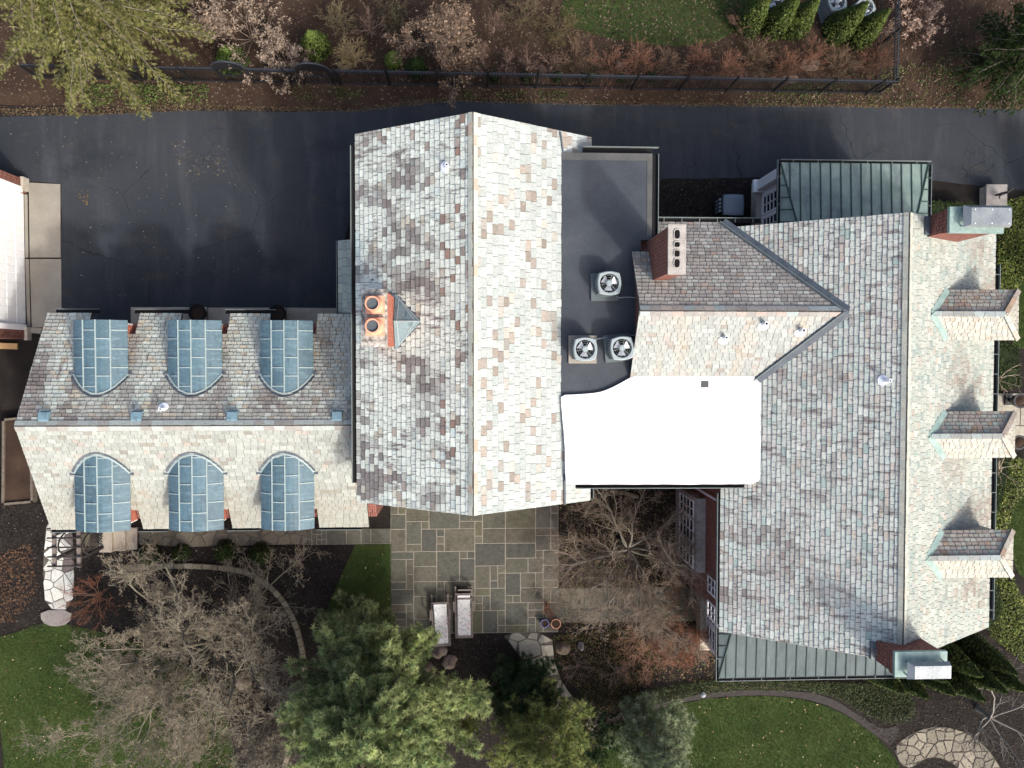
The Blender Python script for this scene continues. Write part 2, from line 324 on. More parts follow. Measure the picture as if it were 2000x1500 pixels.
def slate_field(S, pieces, colf, expo=.2, width=.3, thick=.016, single=None, name='slate_roof', parent=HOUSE, wj=.3, sub=True, rim=.0085, grime=.40, mat='slate'):
    part = deck(name, S, pieces, parent=parent) if sub else parent
    q = [ccw([S.uv(p) for p in pc]) for pc in pieces]
    u0 = min(a for pc in q for a, b in pc); u1 = max(a for pc in q for a, b in pc); v0 = min(b for pc in q for a, b in pc); v1 = max(b for pc in q for a, b in pc)
    bb = [(min(a for a, b in pc), max(a for a, b in pc), min(b for a, b in pc), max(b for a, b in pc)) for pc in q]
    m = MB(); cols = []; r = random.random; v = v0; row = 0
    while v < v1:
        a = u0-width*(.5 if row % 2 else 0)-r()*width*.25; jit = (r()-.5)*.01
        while a < u1:
            w = width*(1-wj/2+r()*wj); top = v+expo*1.3; lo = v+jit+(r()-.5)*.016; g = .0035
            c1, c2 = (r()*.035 if r() < .55 else 0, r()*.035 if r() < .55 else 0)
            rect = [(a+g+c1, lo), (a+w-g-c2, lo+(r()-.5)*.01), (a+w-g, lo+c2+.001), (a+w-g, top), (a+g, top), (a+g, lo+c1+.001)]
            cu, cv = a+w/2, v+expo/2; dh = (r()-.5)*.008; tl = (r()-.5)*.012
            wp = S.at(cu, cv); col = None
            for pc, (b0, b1, b2, b3) in zip(q, bb):
                if a+w < b0 or a > b1 or top < b2 or lo > b3: continue
                p = clip_poly(rect, pc)
                if len(p) < 3 or area(p) < .0015: continue
                if col is None: col = colf(wp.x, wp.y)
                n = len(p)
                def hh(x, y): return thick*2.1-(y-lo)/(top-lo)*thick*1.8+dh+tl*(x-cu)/w
                mx = sum(t_[0] for t_ in p)/n; my = sum(t_[1] for t_ in p)/n; pin = []
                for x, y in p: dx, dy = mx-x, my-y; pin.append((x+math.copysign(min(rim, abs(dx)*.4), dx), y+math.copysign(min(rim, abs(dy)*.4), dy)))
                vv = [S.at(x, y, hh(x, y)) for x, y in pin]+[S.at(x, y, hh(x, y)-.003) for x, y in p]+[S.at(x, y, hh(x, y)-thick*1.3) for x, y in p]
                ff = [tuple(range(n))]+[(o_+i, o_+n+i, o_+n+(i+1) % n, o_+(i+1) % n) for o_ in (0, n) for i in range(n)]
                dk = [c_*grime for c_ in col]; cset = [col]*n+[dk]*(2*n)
                if single and SINGLE[0] < 300 and single(wp.x, wp.y):
                    SINGLE[0] += 1; pobj('slate', vv, ff, mat, part, np.array(cset))
                else: m.add(vv, ff); cols += cset
            a += w
        v += expo; row += 1
    if m.v: m.build('slates', mat, part, np.array(cols), kind='stuff')
    return part
def pick(pal):
    t = random.random()*sum(w for c, w in pal)
    for c, w in pal:
        t -= w
        if t <= 0: break
    k = .90+random.random()*.20; return [min(c[0]*k*.965, .75), min(c[1]*k*1.01, .75), min(c[2]*k*.955, .75)]
def lerp(a, b, t): t = max(0, min(1, t)); return [x+(y-x)*t for x, y in zip(a, b)]
STAIN = (.165, .148, .138)
def stain_col(c, s, spare=.2, to=STAIN):
    if random.random() < spare: s *= .3
    k = .8+random.random()*.45; return lerp(c, [x*k for x in to], s)
GREY = [((.56, .575, .535), 8), ((.52, .54, .505), 3), ((.60, .61, .57), 3), ((.33, .275, .245), .5), ((.46, .42, .36), .8), ((.45, .49, .48), .8)]  # west palettes raised, east ones lowered: sun contrast is evened out in colour
PALE = [((.345, .36, .362), 7), ((.385, .40, .402), 3), ((.32, .345, .345), 2), ((.26, .225, .21), .35), ((.36, .335, .315), .5)]
MIXED = [((.42, .43, .415), 4), ((.42, .40, .385), 3), ((.39, .425, .41), 2), ((.30, .355, .345), .35), ((.455, .46, .44), 3), ((.41, .36, .33), .6), ((.32, .305, .30), .5)]
CREAM = [((.31, .318, .30), 6), ((.285, .308, .295), 3), ((.345, .35, .332), 3), ((.325, .29, .262), .8), ((.235, .268, .26), .8)]
ROSE = [((.285, .255, .24), 5), ((.24, .215, .205), 4), ((.335, .31, .29), 2), ((.28, .21, .18), .6), ((.34, .335, .315), 1.5)]
def col_cen_w(x, y):
    s = (noise2(x*.75, y*1.25, .95, 1)*.9+noise2(x*.5, y*2.2, 2.2, 2)*.55)+.16
    edge = max(0, min(1, (-x-.45)/1.5)); s = (s-.12)*2.1*edge
    c = pick(GREY)
    if x > -1.0 and random.random() < .13: c = pick([((.26, .17, .14), 1), ((.23, .19, .17), 1)])
    return stain_col(c, min(.93, s), .3)
def col_cen_e(x, y):
    c = pick(PALE); s = noise2(x, y, 1.1, 5)+.35*noise2(x*.5, y, 3, 6)
    if random.random() < .04+max(0, s-.12)*.4: c = pick([((.235, .20, .18), 2), ((.30, .255, .23), 2), ((.27, .25, .235), 1)])
    return c
def col_main_w(x, y):
    s = noise2(x*.6, y, .8, 8)*.9+noise2(x*.5, y*2, 2.4, 9)*.5+.12
    edge = max(0, min(1, (11.3-x)/1.6)); return stain_col(pick(MIXED), min(.85, (s-.1)*1.7*edge), .33, (.175, .14, .128))
def col_main_e(x, y):
    s = noise2(x*.5, y*.9, 1.0, 11)+.4*noise2(x, y, 4, 12)
    edge = max(0, min(1, (x-13.6)/1.5)); return stain_col(pick(CREAM), min(.75, (s+.02)*1.3*edge), .35, (.19, .16, .135))
def col_wing_n(x, y):
    s = max(0, noise2(x*.8, y*.8, 1.2, 14)); return lerp(pick(ROSE), (.36, .34, .30), s*.9)
def col_wing_s(x, y):
    c = pick([((.305, .312, .312), 6), ((.285, .292, .292), 3), ((.315, .29, .28), 1.0), ((.29, .305, .295), 1), ((.26, .235, .22), .7)])
    return lerp(c, (.36, .30, .22), max(0, noise2(x*3, y*.5, 1, 15))*.6)
VENTS = []
def col_gar_n(x, y):
    base = .60+.40*noise2(x, y, 1.3, 17)+(.25 if x < -12.6+.0*y else 0)
    for vx in VENTS:                                       # runoff from the copper keeps a pale streak clean
        d = abs(x-(vx+.06*(y+1.6)*0+.10*(y+1.6)))
        if y > -1.72: base -= max(0, 1-d/(.34+.16*(y+1.7)))*1.35
    c = pick([((.44, .44, .40), 4), ((.48, .485, .45), 3), ((.42, .365, .295), 1.3), ((.39, .415, .385), 1.8)])
    low = max(0, min(1, (y+.2)/1.4)); base -= .30*low
    return stain_col(c, base, .2, (.175, .15, .135))
def col_gar_s(x, y):
    c = pick([((.30, .305, .292), 6), ((.328, .332, .32), 3), ((.275, .282, .27), 3), ((.32, .288, .265), .5), ((.235, .22, .20), .5)])
    s = noise2(x, y*.7, 1.6, 19)
    if random.random() < .02+.25*max(0, s-.25): c = pick([((.25, .235, .215), 1), ((.31, .27, .24), 1)])
    return lerp(c, (.27, .27, .225), max(0, min(.6, (-3.9-y)*.5)))

# --- centre block
CX0, CX1, CXR, CYN, CYS, CE, CR = -3.72, 3.60, -.09, 7.0, -4.42, 5.4, 7.7
S_CW = Slope((CX0, CYN), (1, 0), CE, CR, CXR-CX0); S_CE = Slope((CX1, CYS), (-1, 0), CE, CR, CX1-CXR)
def rectp(x0, x1, y0, y1): return [(x0, y0), (x1, y0), (x1, y1), (x0, y1)]
near = lambda x, y: abs(x-CXR) < .66
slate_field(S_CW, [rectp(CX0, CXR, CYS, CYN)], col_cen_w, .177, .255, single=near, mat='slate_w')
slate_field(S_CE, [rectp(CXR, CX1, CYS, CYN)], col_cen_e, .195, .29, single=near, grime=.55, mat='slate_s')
def gable_prism(name, x0, x1, y0, y1, ze, zr, axis, ridge, parent=HOUSE, mat='brick'):
    """walls with two gables; axis = direction of the ridge"""
    if axis == 'y':
        v = [(x0, y, 0) for y in (y0, y1)]+[(x1, y, 0) for y in (y0, y1)]+[(x0, y, ze) for y in (y0, y1)]+[(x1, y, ze) for y in (y0, y1)]+[(ridge, y, zr) for y in (y0, y1)]
        f = [(0, 4, 8, 6, 2), (1, 3, 7, 9, 5), (0, 1, 5, 4), (2, 6, 7, 3), (4, 5, 9, 8), (6, 8, 9, 7)]
    else:
        v = [(x, y0, 0) for x in (x0, x1)]+[(x, y1, 0) for x in (x0, x1)]+[(x, y0, ze) for x in (x0, x1)]+[(x, y1, ze) for x in (x0, x1)]+[(x, ridge, zr) for x in (x0, x1)]
        f = [(0, 2, 6, 8, 4), (1, 5, 9, 7, 3), (0, 4, 5, 1), (2, 3, 7, 6), (4, 8, 9, 5), (6, 7, 9, 8)]
    return pobj(name, v, f, mat, parent, uv=True)
def ridge_cap(a, b, n1, n2, w, colf, mat='slate'):
    a = Vector(a); b = Vector(b); d = (b-a).normalized(); L = (b-a).length; m = MB(); cols = []; t = 0
    while t < L:
        l = min(.26+random.random()*.1, L-t)
        for n in (Vector(n1), Vector(n2)):
            s = d.cross(n).normalized(); s = s if s.z < 0 else -s
            p = a+d*(t+.002); q = a+d*(t+l-.003); h = n*(.044+random.random()*.008); k = n*.02
            m.add([p+h, q+h, q+h+s*w, p+h+s*w, p+k, q+k, q+k+s*w, p+k+s*w], [(0, 1, 2, 3), (3, 2, 6, 7), (1, 5, 6, 2), (0, 3, 7, 4)])
            cols += [colf(p.x, p.y)]*8
        t += l
    return m.build('ridge_slates', mat, HOUSE, np.array(cols), kind='stuff')
ridge_cap((CXR, CYS, CR), (CXR, CYN, CR), S_CW.n, S_CE.n, .13, lambda x, y: pick([((.42, .41, .37), 4), ((.38, .39, .36), 3), ((.37, .29, .24), 1.2)]))
gable_prism('brick_wall', CX0+.32, CX1-.3, CYS+.25, CYN-.25, CE-.12+.15, CR-.16, 'y', CXR)

# --- garage wing
GX0, GX1, GYN, GYS, GYR, GE, GR = -14.4, -3.70, 1.60, -5.72, -2.04, 2.9, 4.9
S_GN = Slope((GX0, GYN), (0, -1), GE, GR, GYN-GYR); S_GS = Slope((GX1, GYS), (0, 1), GE, GR, GYR-GYS)
DZS, DZC = 4.02, 4.36                                        # springing and crown of the barrel dormers
def dpx(pts, zz): return [(W(a, 690, zz).x, W(b, 690, zz).x) for a, b in pts]
DN = [(W(a, 630, DZS).x, W(b, 630, DZS).x) for a, b in ((143, 249), (327, 433), (508, 611))]
DS = [(W(a, 1000, DZS).x, W(b, 1000, DZS).x) for a, b in ((147, 255), (330, 437), (510, 614))]
VENTS = [S_GN.on(p, 812).x for p in (90, 270, 456, 660)]
def strips(dorm, ye, yr, ycut):
    out = []; x = GX0; s = .06
    for a, b in dorm:
        out.append(rectp(x, a+s, min(ye, yr), max(ye, yr))); out.append(rectp(a+s, b-s, min(ycut, yr), max(ycut, yr))); x = b-s
    out.append(rectp(x, GX1, min(ye, yr), max(ye, yr))); return out
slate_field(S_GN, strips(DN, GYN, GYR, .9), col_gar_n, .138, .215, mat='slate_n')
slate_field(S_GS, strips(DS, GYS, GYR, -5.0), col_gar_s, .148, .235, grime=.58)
ridge_cap((GX0, GYR, GR), (GX1, GYR, GR), S_GN.n, S_GS.n, .16, lambda x, y: pick([((.33, .345, .34), 4), ((.27, .25, .24), 3)]))
gable_prism('brick_wall', GX0+.25, GX1+.27, GYS+.35, GYN-.35, GE-.0, GR-.16, 'x', GYR)
# roof strip filling the gap up to the centre wall, under its eave
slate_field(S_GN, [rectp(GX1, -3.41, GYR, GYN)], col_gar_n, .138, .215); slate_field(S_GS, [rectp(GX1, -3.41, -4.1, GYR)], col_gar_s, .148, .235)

def barrel_dormer(xa, xb, yf, sg, S):
    """sg=+1 faces north. Copper barrel roof of panels between pale seams."""
    xc = (xa+xb)/2; w = (xb-xa)/2
    def zc(x): return DZS+(DZC-DZS)*(1-((x-xc)/w)**2)
    def yb(x):                                             # where the barrel meets the slope
        z = zc(x); return S.O.y+S.vh.y*((z-S.e)*S.run/(S.r-S.e))
    d = MB(); ins = .27; wa, wb = xa+ins, xb-ins; zb = GE-.4; yw = yf-sg*.12
    pts = [(wa, zb), (wb, zb)]+[(xx, zc(xx)-.05) for xx in np.linspace(wb, wa, 7)]
    n = len(pts); yback = yb(xc)
    d.add([(x, yw, z) for x, z in pts]+[(x, yback, z) for x, z in pts], [tuple(range(n)) if sg < 0 else tuple(range(n-1, -1, -1)), tuple(range(n, 2*n))]+[(i, n+i, n+(i+1) % n, (i+1) % n) for i in range(n)])
    part = d.build('dormer', 'brick_orange', HOUSE, uv=True)
    # window in the front
    yo = yw+sg*.02; wbx = MB()
    x0, x1, z0, z1 = xc-.5, xc+.5, GE-.05, DZC-.28
    for q in ((x0-.07, x0, z0, z1), (x1, x1+.07, z0, z1), (x0-.07, x1+.07, z0-.07, z0), (x0-.07, x1+.07, z1, z1+.07), (xc-.02, xc+.02, z0, z1), (x0, x1, (z0+z1)/2-.02, (z0+z1)/2+.02)):
        wbx.box(q[0], q[1], min(yo-sg*.04, yo+sg*.03), max(yo-sg*.04, yo+sg*.03), q[2], q[3])
    wbx.build('window_frame', 'white_paint', part); MB().box(x0, x1, min(yo, yo-sg*.02), max(yo, yo-sg*.02), z0, z1).build('window_pane', 'glass', part)
    cols = np.linspace(xa, xb, 5); seam = MB(); step = .60
    for k in range(4):
        xs = np.linspace(cols[k], cols[k+1], 4); y0 = yf; first = True
        ext = max(abs(yb(x)-yf) for x in xs); t = 0; cuts = [0.0]; off = step*(.55 if k % 2 else 1.0)
        t = off
        while t < ext: cuts.append(t); t += step
        cuts.append(ext+.1)
        for i in range(len(cuts)-1):
            v = []; jit = random.random()
            for x in xs:
                lim = abs(yb(x)-yf)
                for tt in (cuts[i], cuts[i+1]):
                    tt = min(tt, lim+.02); v.append((x, yf-sg*tt, zc(x)+.012))
            if max(abs(v[2*j][1]-v[2*j+1][1]) for j in range(4)) < .04: continue
            top = v; bot = [(x, y, z-.03) for x, y, z in v]; vv = top+bot; o = 8
            f = []
            for j in range(3):
                a, b, c, e = 2*j, 2*j+2, 2*j+3, 2*j+1; q = (a, b, c, e) if sg < 0 else (a, e, c, b); f.append(q); f.append(tuple(reversed([i_+o for i_ in q])))
            f += [(0, 1, 1+o, o), (6, 6+o, 7+o, 7), (0, o, 2+o, 2), (2, 2+o, 4+o, 4), (4, 4+o, 6+o, 6)]
            g = .85+.3*jit; pobj('copper_panel', vv, f, 'copper_blue', part, [c*g for c in (.066, .118, .145)])
            if i > 0:
                yy = yf-sg*cuts[i]
                for j in range(3):
                    if cuts[i] < min(abs(yb(xs[j])-yf), abs(yb(xs[j+1])-yf)):
                        seam.bar((xs[j], yy, zc(xs[j])+.018), (xs[j+1], yy, zc(xs[j+1])+.018), .032, .03)
    for x in cols[1:4]: seam.bar((x, yf+sg*.003, zc(x)+.02), (x, yb(x), zc(x)+.02), .036, .04)
    arc = [Vector((x, yb(x), zc(x)+.02)) for x in np.linspace(xa, xb, 17)]
    for i in range(16): seam.bar(arc[i], arc[i+1], .045, .045)
    seam.build('seam', 'seam_pale', part)
    fl = MB()                                              # flashing apron round the back of the barrel
    for i in range(16):
        a = arc[i]; b = arc[i+1]; da = Vector((a.x-xc, -sg*1.1, 0)).normalized()*.10; db = Vector((b.x-xc, -sg*1.1, 0)).normalized()*.10
        a2 = a+da; b2 = b+db; a2.z = S.z(a2.x, a2.y)+.05; b2.z = S.z(b2.x, b2.y)+.05
        fl.add([a, b, b2, a2], [(0, 1, 2, 3) if sg < 0 else (0, 3, 2, 1)])
    for i in (0, 15):
        p = arc[i] if i == 0 else arc[16]; s_ = -1 if i == 0 else 1
        fl.bar((p.x, p.y, p.z-.0), (p.x+s_*.14, p.y+sg*.02, S.z(p.x+s_*.14, p.y)+.04), .10, .02)
    fl.build('flashing', 'lead', part)
    return part
yfn = W(380, 626, DZS).y; yfs = W(380, 1034, DZS).y
for a, b in DN: barrel_dormer(a, b, yfn, 1, S_GN)
for a, b in DS: barrel_dormer(a, b, yfs, -1, S_GS)
def copper_vent(vx, py):
    p = S_GN.on(660, py); y = p.y; w = .155; m = MB(); z = lambda yy: S_GN.z(vx, yy)
    y0, y1 = y+.17, y-.17; t = z(y)+.16
    m.add([(vx-w, y0, z(y0)+.03), (vx+w, y0, z(y0)+.03), (vx-w, y0-.03, t), (vx+w, y0-.03, t), (vx-w, y1+.08, t+.03), (vx+w, y1+.08, t+.03), (vx-w, y1, z(y1)+.03), (vx+w, y1, z(y1)+.03)],
          [(0, 2, 3, 1), (2, 4, 5, 3), (4, 6, 7, 5), (0, 6, 4, 2), (1, 3, 5, 7)])
    m.build('roof_vent', 'copper_blue', HOUSE, (.12, .20, .24))
for vx in VENTS: copper_vent(vx, 812)

# --- main house
MXW, MXE, MXR, MYN, MYS, ME, MR = 7.77, 16.62, 12.2, 4.2, -8.64, 5.5, 8.3
S_MW = Slope((MXW, MYN), (1, 0), ME, MR, MXR-MXW); S_ME = Slope((MXE, MYS), (-1, 0), ME, MR, MXE-MXR)
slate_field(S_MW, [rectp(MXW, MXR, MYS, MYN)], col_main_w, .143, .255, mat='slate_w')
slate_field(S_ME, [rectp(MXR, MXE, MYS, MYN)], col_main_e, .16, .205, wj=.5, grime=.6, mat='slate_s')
ridge_cap((MXR, MYS, MR), (MXR, MYN, MR), S_MW.n, S_ME.n, .13, lambda x, y: pick([((.38, .36, .32), 4), ((.35, .35, .32), 3)]))
gable_prism('brick_wall', MXW+.3, MXE-.3, MYS+.25, MYN-.25, ME+.05, MR-.16, 'y', MXR)
# --- cross wing, its valleys against the main roof
WT = S_MW.on(1655, 608); WZR = WT.z; WYR = WT.y; WE = 5.5; WYN = W(1300, 434, WE).y; WRUN = WYN-WYR
S_WN = Slope((4.7, WYN), (0, -1), WE, WZR, WRUN); S_WS = Slope((12, WYR-WRUN), (0, 1), WE, WZR, WRUN)
WX0 = W(1250, 608, WZR).x; WXN = W(1279, 440, WE).x; ynot = W(1240, 493, 6.1).y
def valley_x(y): z = S_WN.z(0, y) if y > WYR else S_WS.z(0, y); return MXW+(z-ME)*(MXR-MXW)/(MR-ME)
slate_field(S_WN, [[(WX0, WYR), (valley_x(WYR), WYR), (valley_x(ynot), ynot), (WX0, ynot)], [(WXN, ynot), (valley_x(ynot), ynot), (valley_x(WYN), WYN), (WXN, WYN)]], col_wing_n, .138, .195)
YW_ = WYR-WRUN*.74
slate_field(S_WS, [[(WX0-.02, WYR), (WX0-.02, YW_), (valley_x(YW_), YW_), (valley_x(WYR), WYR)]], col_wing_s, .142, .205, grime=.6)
ridge_cap((WX0, WYR, WZR), (valley_x(WYR), WYR, WZR), S_WN.n, S_WS.n, .15, lambda x, y: pick([((.26, .24, .235), 4), ((.28, .31, .32), 1), ((.34, .28, .26), 1)]))
gable_prism('brick_wall', WX0+.15, 9.5, WYR-WRUN+.3, WYN-.3, WE+.05, WZR-.2, 'x', WYR)
vf = MB(); vb = MB()
for y_end in (WYN, YW_+.05):
    a = Vector((valley_x(WYR), WYR, WZR)); b = Vector((valley_x(y_end), y_end, S_WN.z(0, y_end) if y_end > WYR else S_WS.z(0, y_end)))
    up = (S_MW.n+(S_WN.n if y_end > WYR else S_WS.n)).normalized()
    vf.bar(a+up*.075, b+up*.075, .25, .03, up); vb.bar(a+up*.09-V3(.09, 0, 0), b+up*.09-V3(.09, 0, 0), .03, .035, up)
    for t in (.12, .3, .45, .62, .8): q = a.lerp(b, t)+up*.07; vf.bar(q-V3(.07, -.05, 0), q+V3(.07, .02, 0), .02, .02, up)
vo = vf.build('valley_flashing', 'lead', HOUSE); vb.build('flashing_edge', 'lip_metal', vo)

# --- flat roofs linking the blocks
FZ = 6.06
def slab(name, poly, z0, z1, mat, parent=HOUSE, amp=0, uv=False):
    P = ccw([(p[0], p[1]) for p in poly]); return MB().prism(P, z0, z1).build(name, mat, parent, uv=uv)
fN = W(1112, 298, FZ).y; fE = W(1274, 300, FZ).x; fW = 2.45
fYm = W(1270, 468, FZ).y
flat = slab('flat_roof', [(fW, fN), (fE, fN), (fE, fYm), (5.05, fYm-.02), (5.05, -1.6), (fW, -1.6)], FZ-.25, FZ, 'membrane')
slab('roof_edge', [(fW+.15, fN-.22), (fE, fN-.22), (fE, fN), (fW+.15, fN)], FZ+.001, FZ+.012, 'membrane_grey', flat); slab('roof_edge', [(fE-.16, fYm+.1), (fE, fYm+.1), (fE, fN-.22), (fE-.16, fN-.22)], FZ+.001, FZ+.012, 'membrane_grey', flat)
for (xx, x2, yy) in ((2.8, 5.0, W(0, 472, FZ).y), (2.8, 4.75, W(0, 605, FZ).y), (2.8, 4.75, W(0, 620, FZ).y)): slab('membrane_lap', [(xx, yy), (x2, yy), (x2, yy+.05), (xx, yy+.05)], FZ+.001, FZ+.006, 'membrane', flat)
edge = [(1096, 772), (1130, 771), (1170, 767), (1190, 760), (1213, 748), (1236, 735), (1262, 734), (1350, 733), (1440, 735), (1488, 736), (1497, 748), (1497, 780), (1493, 850), (1487, 930), (1478, 944), (1440, 946), (1125, 946), (1106, 945), (1105, 930), (1103, 860), (1096, 790)]
we = wobble(smoothpoly([W(x, y, FZ+.11) for x, y in edge], 1), .2, .012, 2.5)
wr = slab('white_membrane', we, FZ-.2, FZ+.11, 'white_coat')
slab('roof_patch', [W(x, y, 0) for x, y in ()] or [W(1369, 744, FZ+.11), W(1384, 744, FZ+.11), W(1384, 757, FZ+.11), W(1369, 757, FZ+.11)], FZ+.111, FZ+.116, 'membrane_grey', wr)
MB().box(3.2, 8.2, W(1200, 940, FZ).y+.25, 0, 0, FZ-.22).box(3.2, fE-.15, 0, fN-.2, 0, FZ-.26).build('brick_wall', 'brick', HOUSE, uv=True)

def gutter(pts, z, w=.13, closed=False, hang=0, name='gutter', side=1):
    """open dark trough with a pale outer lip along a polyline (xy)"""
    m = MB(); lip = MB(); P = [Vector((p[0], p[1], z)) for p in pts]
    for a, b in zip(P[:-1], P[1:]):
        d = (b-a).normalized(); o = Vector((d.y, -d.x, 0))*side
        m.bar(a+o*w*.5-V3(0, 0, .09), b+o*w*.5-V3(0, 0, .09), w, .03); m.bar(a+o*.012-V3(0, 0, .05), b+o*.012-V3(0, 0, .05), .02, .1)
        lip.bar(a+o*w-d*.0-V3(0, 0, .03), b+o*w+d*(w if closed else 0)-V3(0, 0, .03), .018, .12)
        if hang:
            L = (b-a).length; n = max(1, int(L/hang))
            for i in range(n): q = a+d*(L*(i+.5)/n)+V3(0, 0, .012); lip.bar(q, q+o*w, .02, .012)
    g = m.build(name, 'gutter_dark', HOUSE); lip.build('gutter_lip', 'lip_metal', g); return g
gutter([(CX0, CYS+.6), (CX0, CYN-.35)], CE+.02, .15, side=-1)
gutter([(CX1, 6.5), (CX1, CYN-.3)], CE+.02, .11); gutter([(CX1, -3.9), (CX1, CYS+.05)], CE+.0, .11, side=-1)
gutter([(MXE, MYS+.25), (MXE, 3.1)], ME+.02, .16, hang=.62)
gutter([(MXW, MYS+.2), (MXW, -4.2)], ME+.02, .10, side=-1)
gutter([(WXN, WYN), (W(1487, 434, WE).x, WYN)], WE+.02, .15, hang=.5, side=-1)
gx0 = W(1138, 292, 5.9).x; gutter([(gx0, fN+.02), (fE+.02, fN+.02), (fE+.02, fYm)], 5.95, .2, True, side=-1)
gutter([(W(1125, 950, FZ).x, W(1200, 946, FZ).y), (W(1456, 950, FZ).x, W(1400, 946, FZ).y)], FZ-.02, .12)
for a, b in ((108, 193), (262, 368), (440, 540)): gutter([(W(a, 612, GE).x, GYN), (W(b, 612, GE).x, GYN)], GE+.02, .14, side=-1)
for a, b in ((98, 148), (270, 326), (443, 506), (620, 706)): gutter([(W(a, 1033, GE).x, GYS), (W(b, 1033, GE).x, GYS)], GE+.0, .10)
# snow-guard flashing strips near the centre-block eave
fl = MB(); a = S_CE.on(1092, 258); b = S_CE.on(1099, 310); fl.bar(a+S_CE.n*.06, b+S_CE.n*.06, .05, .03, S_CE.n); a = S_CE.on(1100, 925); b = S_CE.on(1101, 985); fl.bar(a+S_CE.n*.06, b+S_CE.n*.06, .07, .03, S_CE.n)
fl.build('flashing_strip', 'lead', HOUSE)

# --- east dormers with hipped slate roofs
def hip_dormer(apex, ul, right_px, ridge_end_px):
    A = S_ME.on(*apex); U = S_ME.on(*ul); zr = A.z; ze = U.z; yr = A.y; run = abs(U.y-yr); xe = W(right_px, ul[1], ze).x; xh = W(ridge_end_px, apex[1], zr).x
    sN = Slope((A.x, yr+run), (0, -1), ze, zr, run); sS = Slope((xe, yr-run), (0, 1), ze, zr, run); sE = Slope((xe, yr-run), (-1, 0), ze, zr, xe-xh)
    c = MB(); i = .12; c.box(U.x-.3, xe-.2, yr-run+i, yr+run-i, ME+.1, ze-.02)
    part = c.build('dormer', 'grey_paint', HOUSE)
    wf = MB()
    for k in (-1, 0, 1): wf.box(xe-.215, xe-.17, yr+k*.45-.03, yr+k*.45+.03, ze-1.1, ze-.12)
    wf.box(xe-.215, xe-.17, yr-.48, yr+.48, ze-1.12, ze-1.06).box(xe-.215, xe-.17, yr-.48, yr+.48, ze-.15, ze-.09).build('window_frame', 'white_paint', part)
    MB().box(xe-.21, xe-.192, yr-.42, yr+.42, ze-1.06, ze-.15).build('window_pane', 'glass', part)
    dn = lambda x, y: stain_col(pick([((.30, .25, .225), 4), ((.34, .32, .29), 3), ((.25, .28, .26), 1), ((.30, .21, .16), .8)]), .25+.5*noise2(x, y, 2, 30), .3)
    ds = lambda x, y: pick([((.37, .35, .32), 6), ((.335, .32, .295), 3), ((.30, .315, .30), 1), ((.36, .31, .27), .7)])
    de = lambda x, y: pick([((.32, .30, .27), 6), ((.29, .275, .25), 3)])
    for s, pc, cf in ((sN, [(A.x, yr), (xh, yr), (xe, yr+run), (U.x, yr+run)], dn), (sS, [(A.x, yr), (U.x, yr-run), (xe, yr-run), (xh, yr)], ds), (sE, [(xe, yr-run), (xe, yr+run), (xh, yr)], de)):
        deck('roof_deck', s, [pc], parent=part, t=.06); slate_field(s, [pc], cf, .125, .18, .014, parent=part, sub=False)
    f = MB()
    for sy in (1, -1):
        a = A+V3(0, 0, .03); b = Vector((U.x, yr+sy*run, ze+.03)); f.bar(a+V3(0, 0, .03), b+V3(0, 0, .03), .20, .03, (.4, sy*.3, 1)); 
    f.build('flashing', 'copper_edge', part)
    cap = MB(); cc = []
    for p, q, cf in ((Vector((xh, yr, zr)), Vector((xe, yr+run, ze)), dn), (Vector((xh, yr, zr)), Vector((xe, yr-run, ze)), ds), (A, Vector((xh, yr, zr)), lambda x, y: pick([((.24, .24, .24), 1), ((.28, .31, .32), 1)]))):
        n = max(2, int((q-p).length/.3))
        for k in range(n):
            u = p.lerp(q, k/n)+V3(0, 0, .04); v = p.lerp(q, (k+.97)/n)+V3(0, 0, .04); m0 = len(cap.v); cap.bar(u, v, .15, .03); cc += [cf(u.x, u.y)]*(len(cap.v)-m0)
    cap.build('hip_slates', 'slate', part, np.array(cc), kind='stuff')
hip_dormer((1819, 613), (1848, 566), 1989, 1962); hip_dormer((1814, 852), (1844, 804), 1982, 1957); hip_dormer((1809, 1090), (1838, 1036), 1978, 1953)

# --- copper-roofed sunrooms, north and south
def seam_roof(S, poly, step, mat, parent, seam_mat='seam_dark', phase=0, edge_seams=True):
    q = ccw([S.uv(p) for p in poly]); u0 = min(a for a, b in q); u1 = max(a for a, b in q); v0 = min(b for a, b in q)-1; v1 = max(b for a, b in q)+1
    a = u0-phase; sm = MB()
    while a < u1:
        p = clip_poly([(a, v0), (a+step, v0), (a+step, v1), (a, v1)], q)
        if len(p) > 2 and area(p) > .004:
            n = len(p); MB().add([S.at(x, y, .02) for x, y in p]+[S.at(x, y, -.04) for x, y in p], [tuple(range(n))]+[(i, n+i, n+(i+1) % n, (i+1) % n) for i in range(n)]).build('copper_panel', mat, parent)
        l = clip_poly([(a-.016, v0), (a+.016, v0), (a+.016, v1), (a-.016, v1)], q)
        if len(l) > 2 and u0+.02 < a < u1-.02:
            n = len(l); MB().add([S.at(x, y, .05) for x, y in l]+[S.at(x, y, .0) for x, y in l], [tuple(range(n))]+[(i, n+i, n+(i+1) % n, (i+1) % n) for i in range(n)]).build('standing_seam', seam_mat, parent)
        a += step
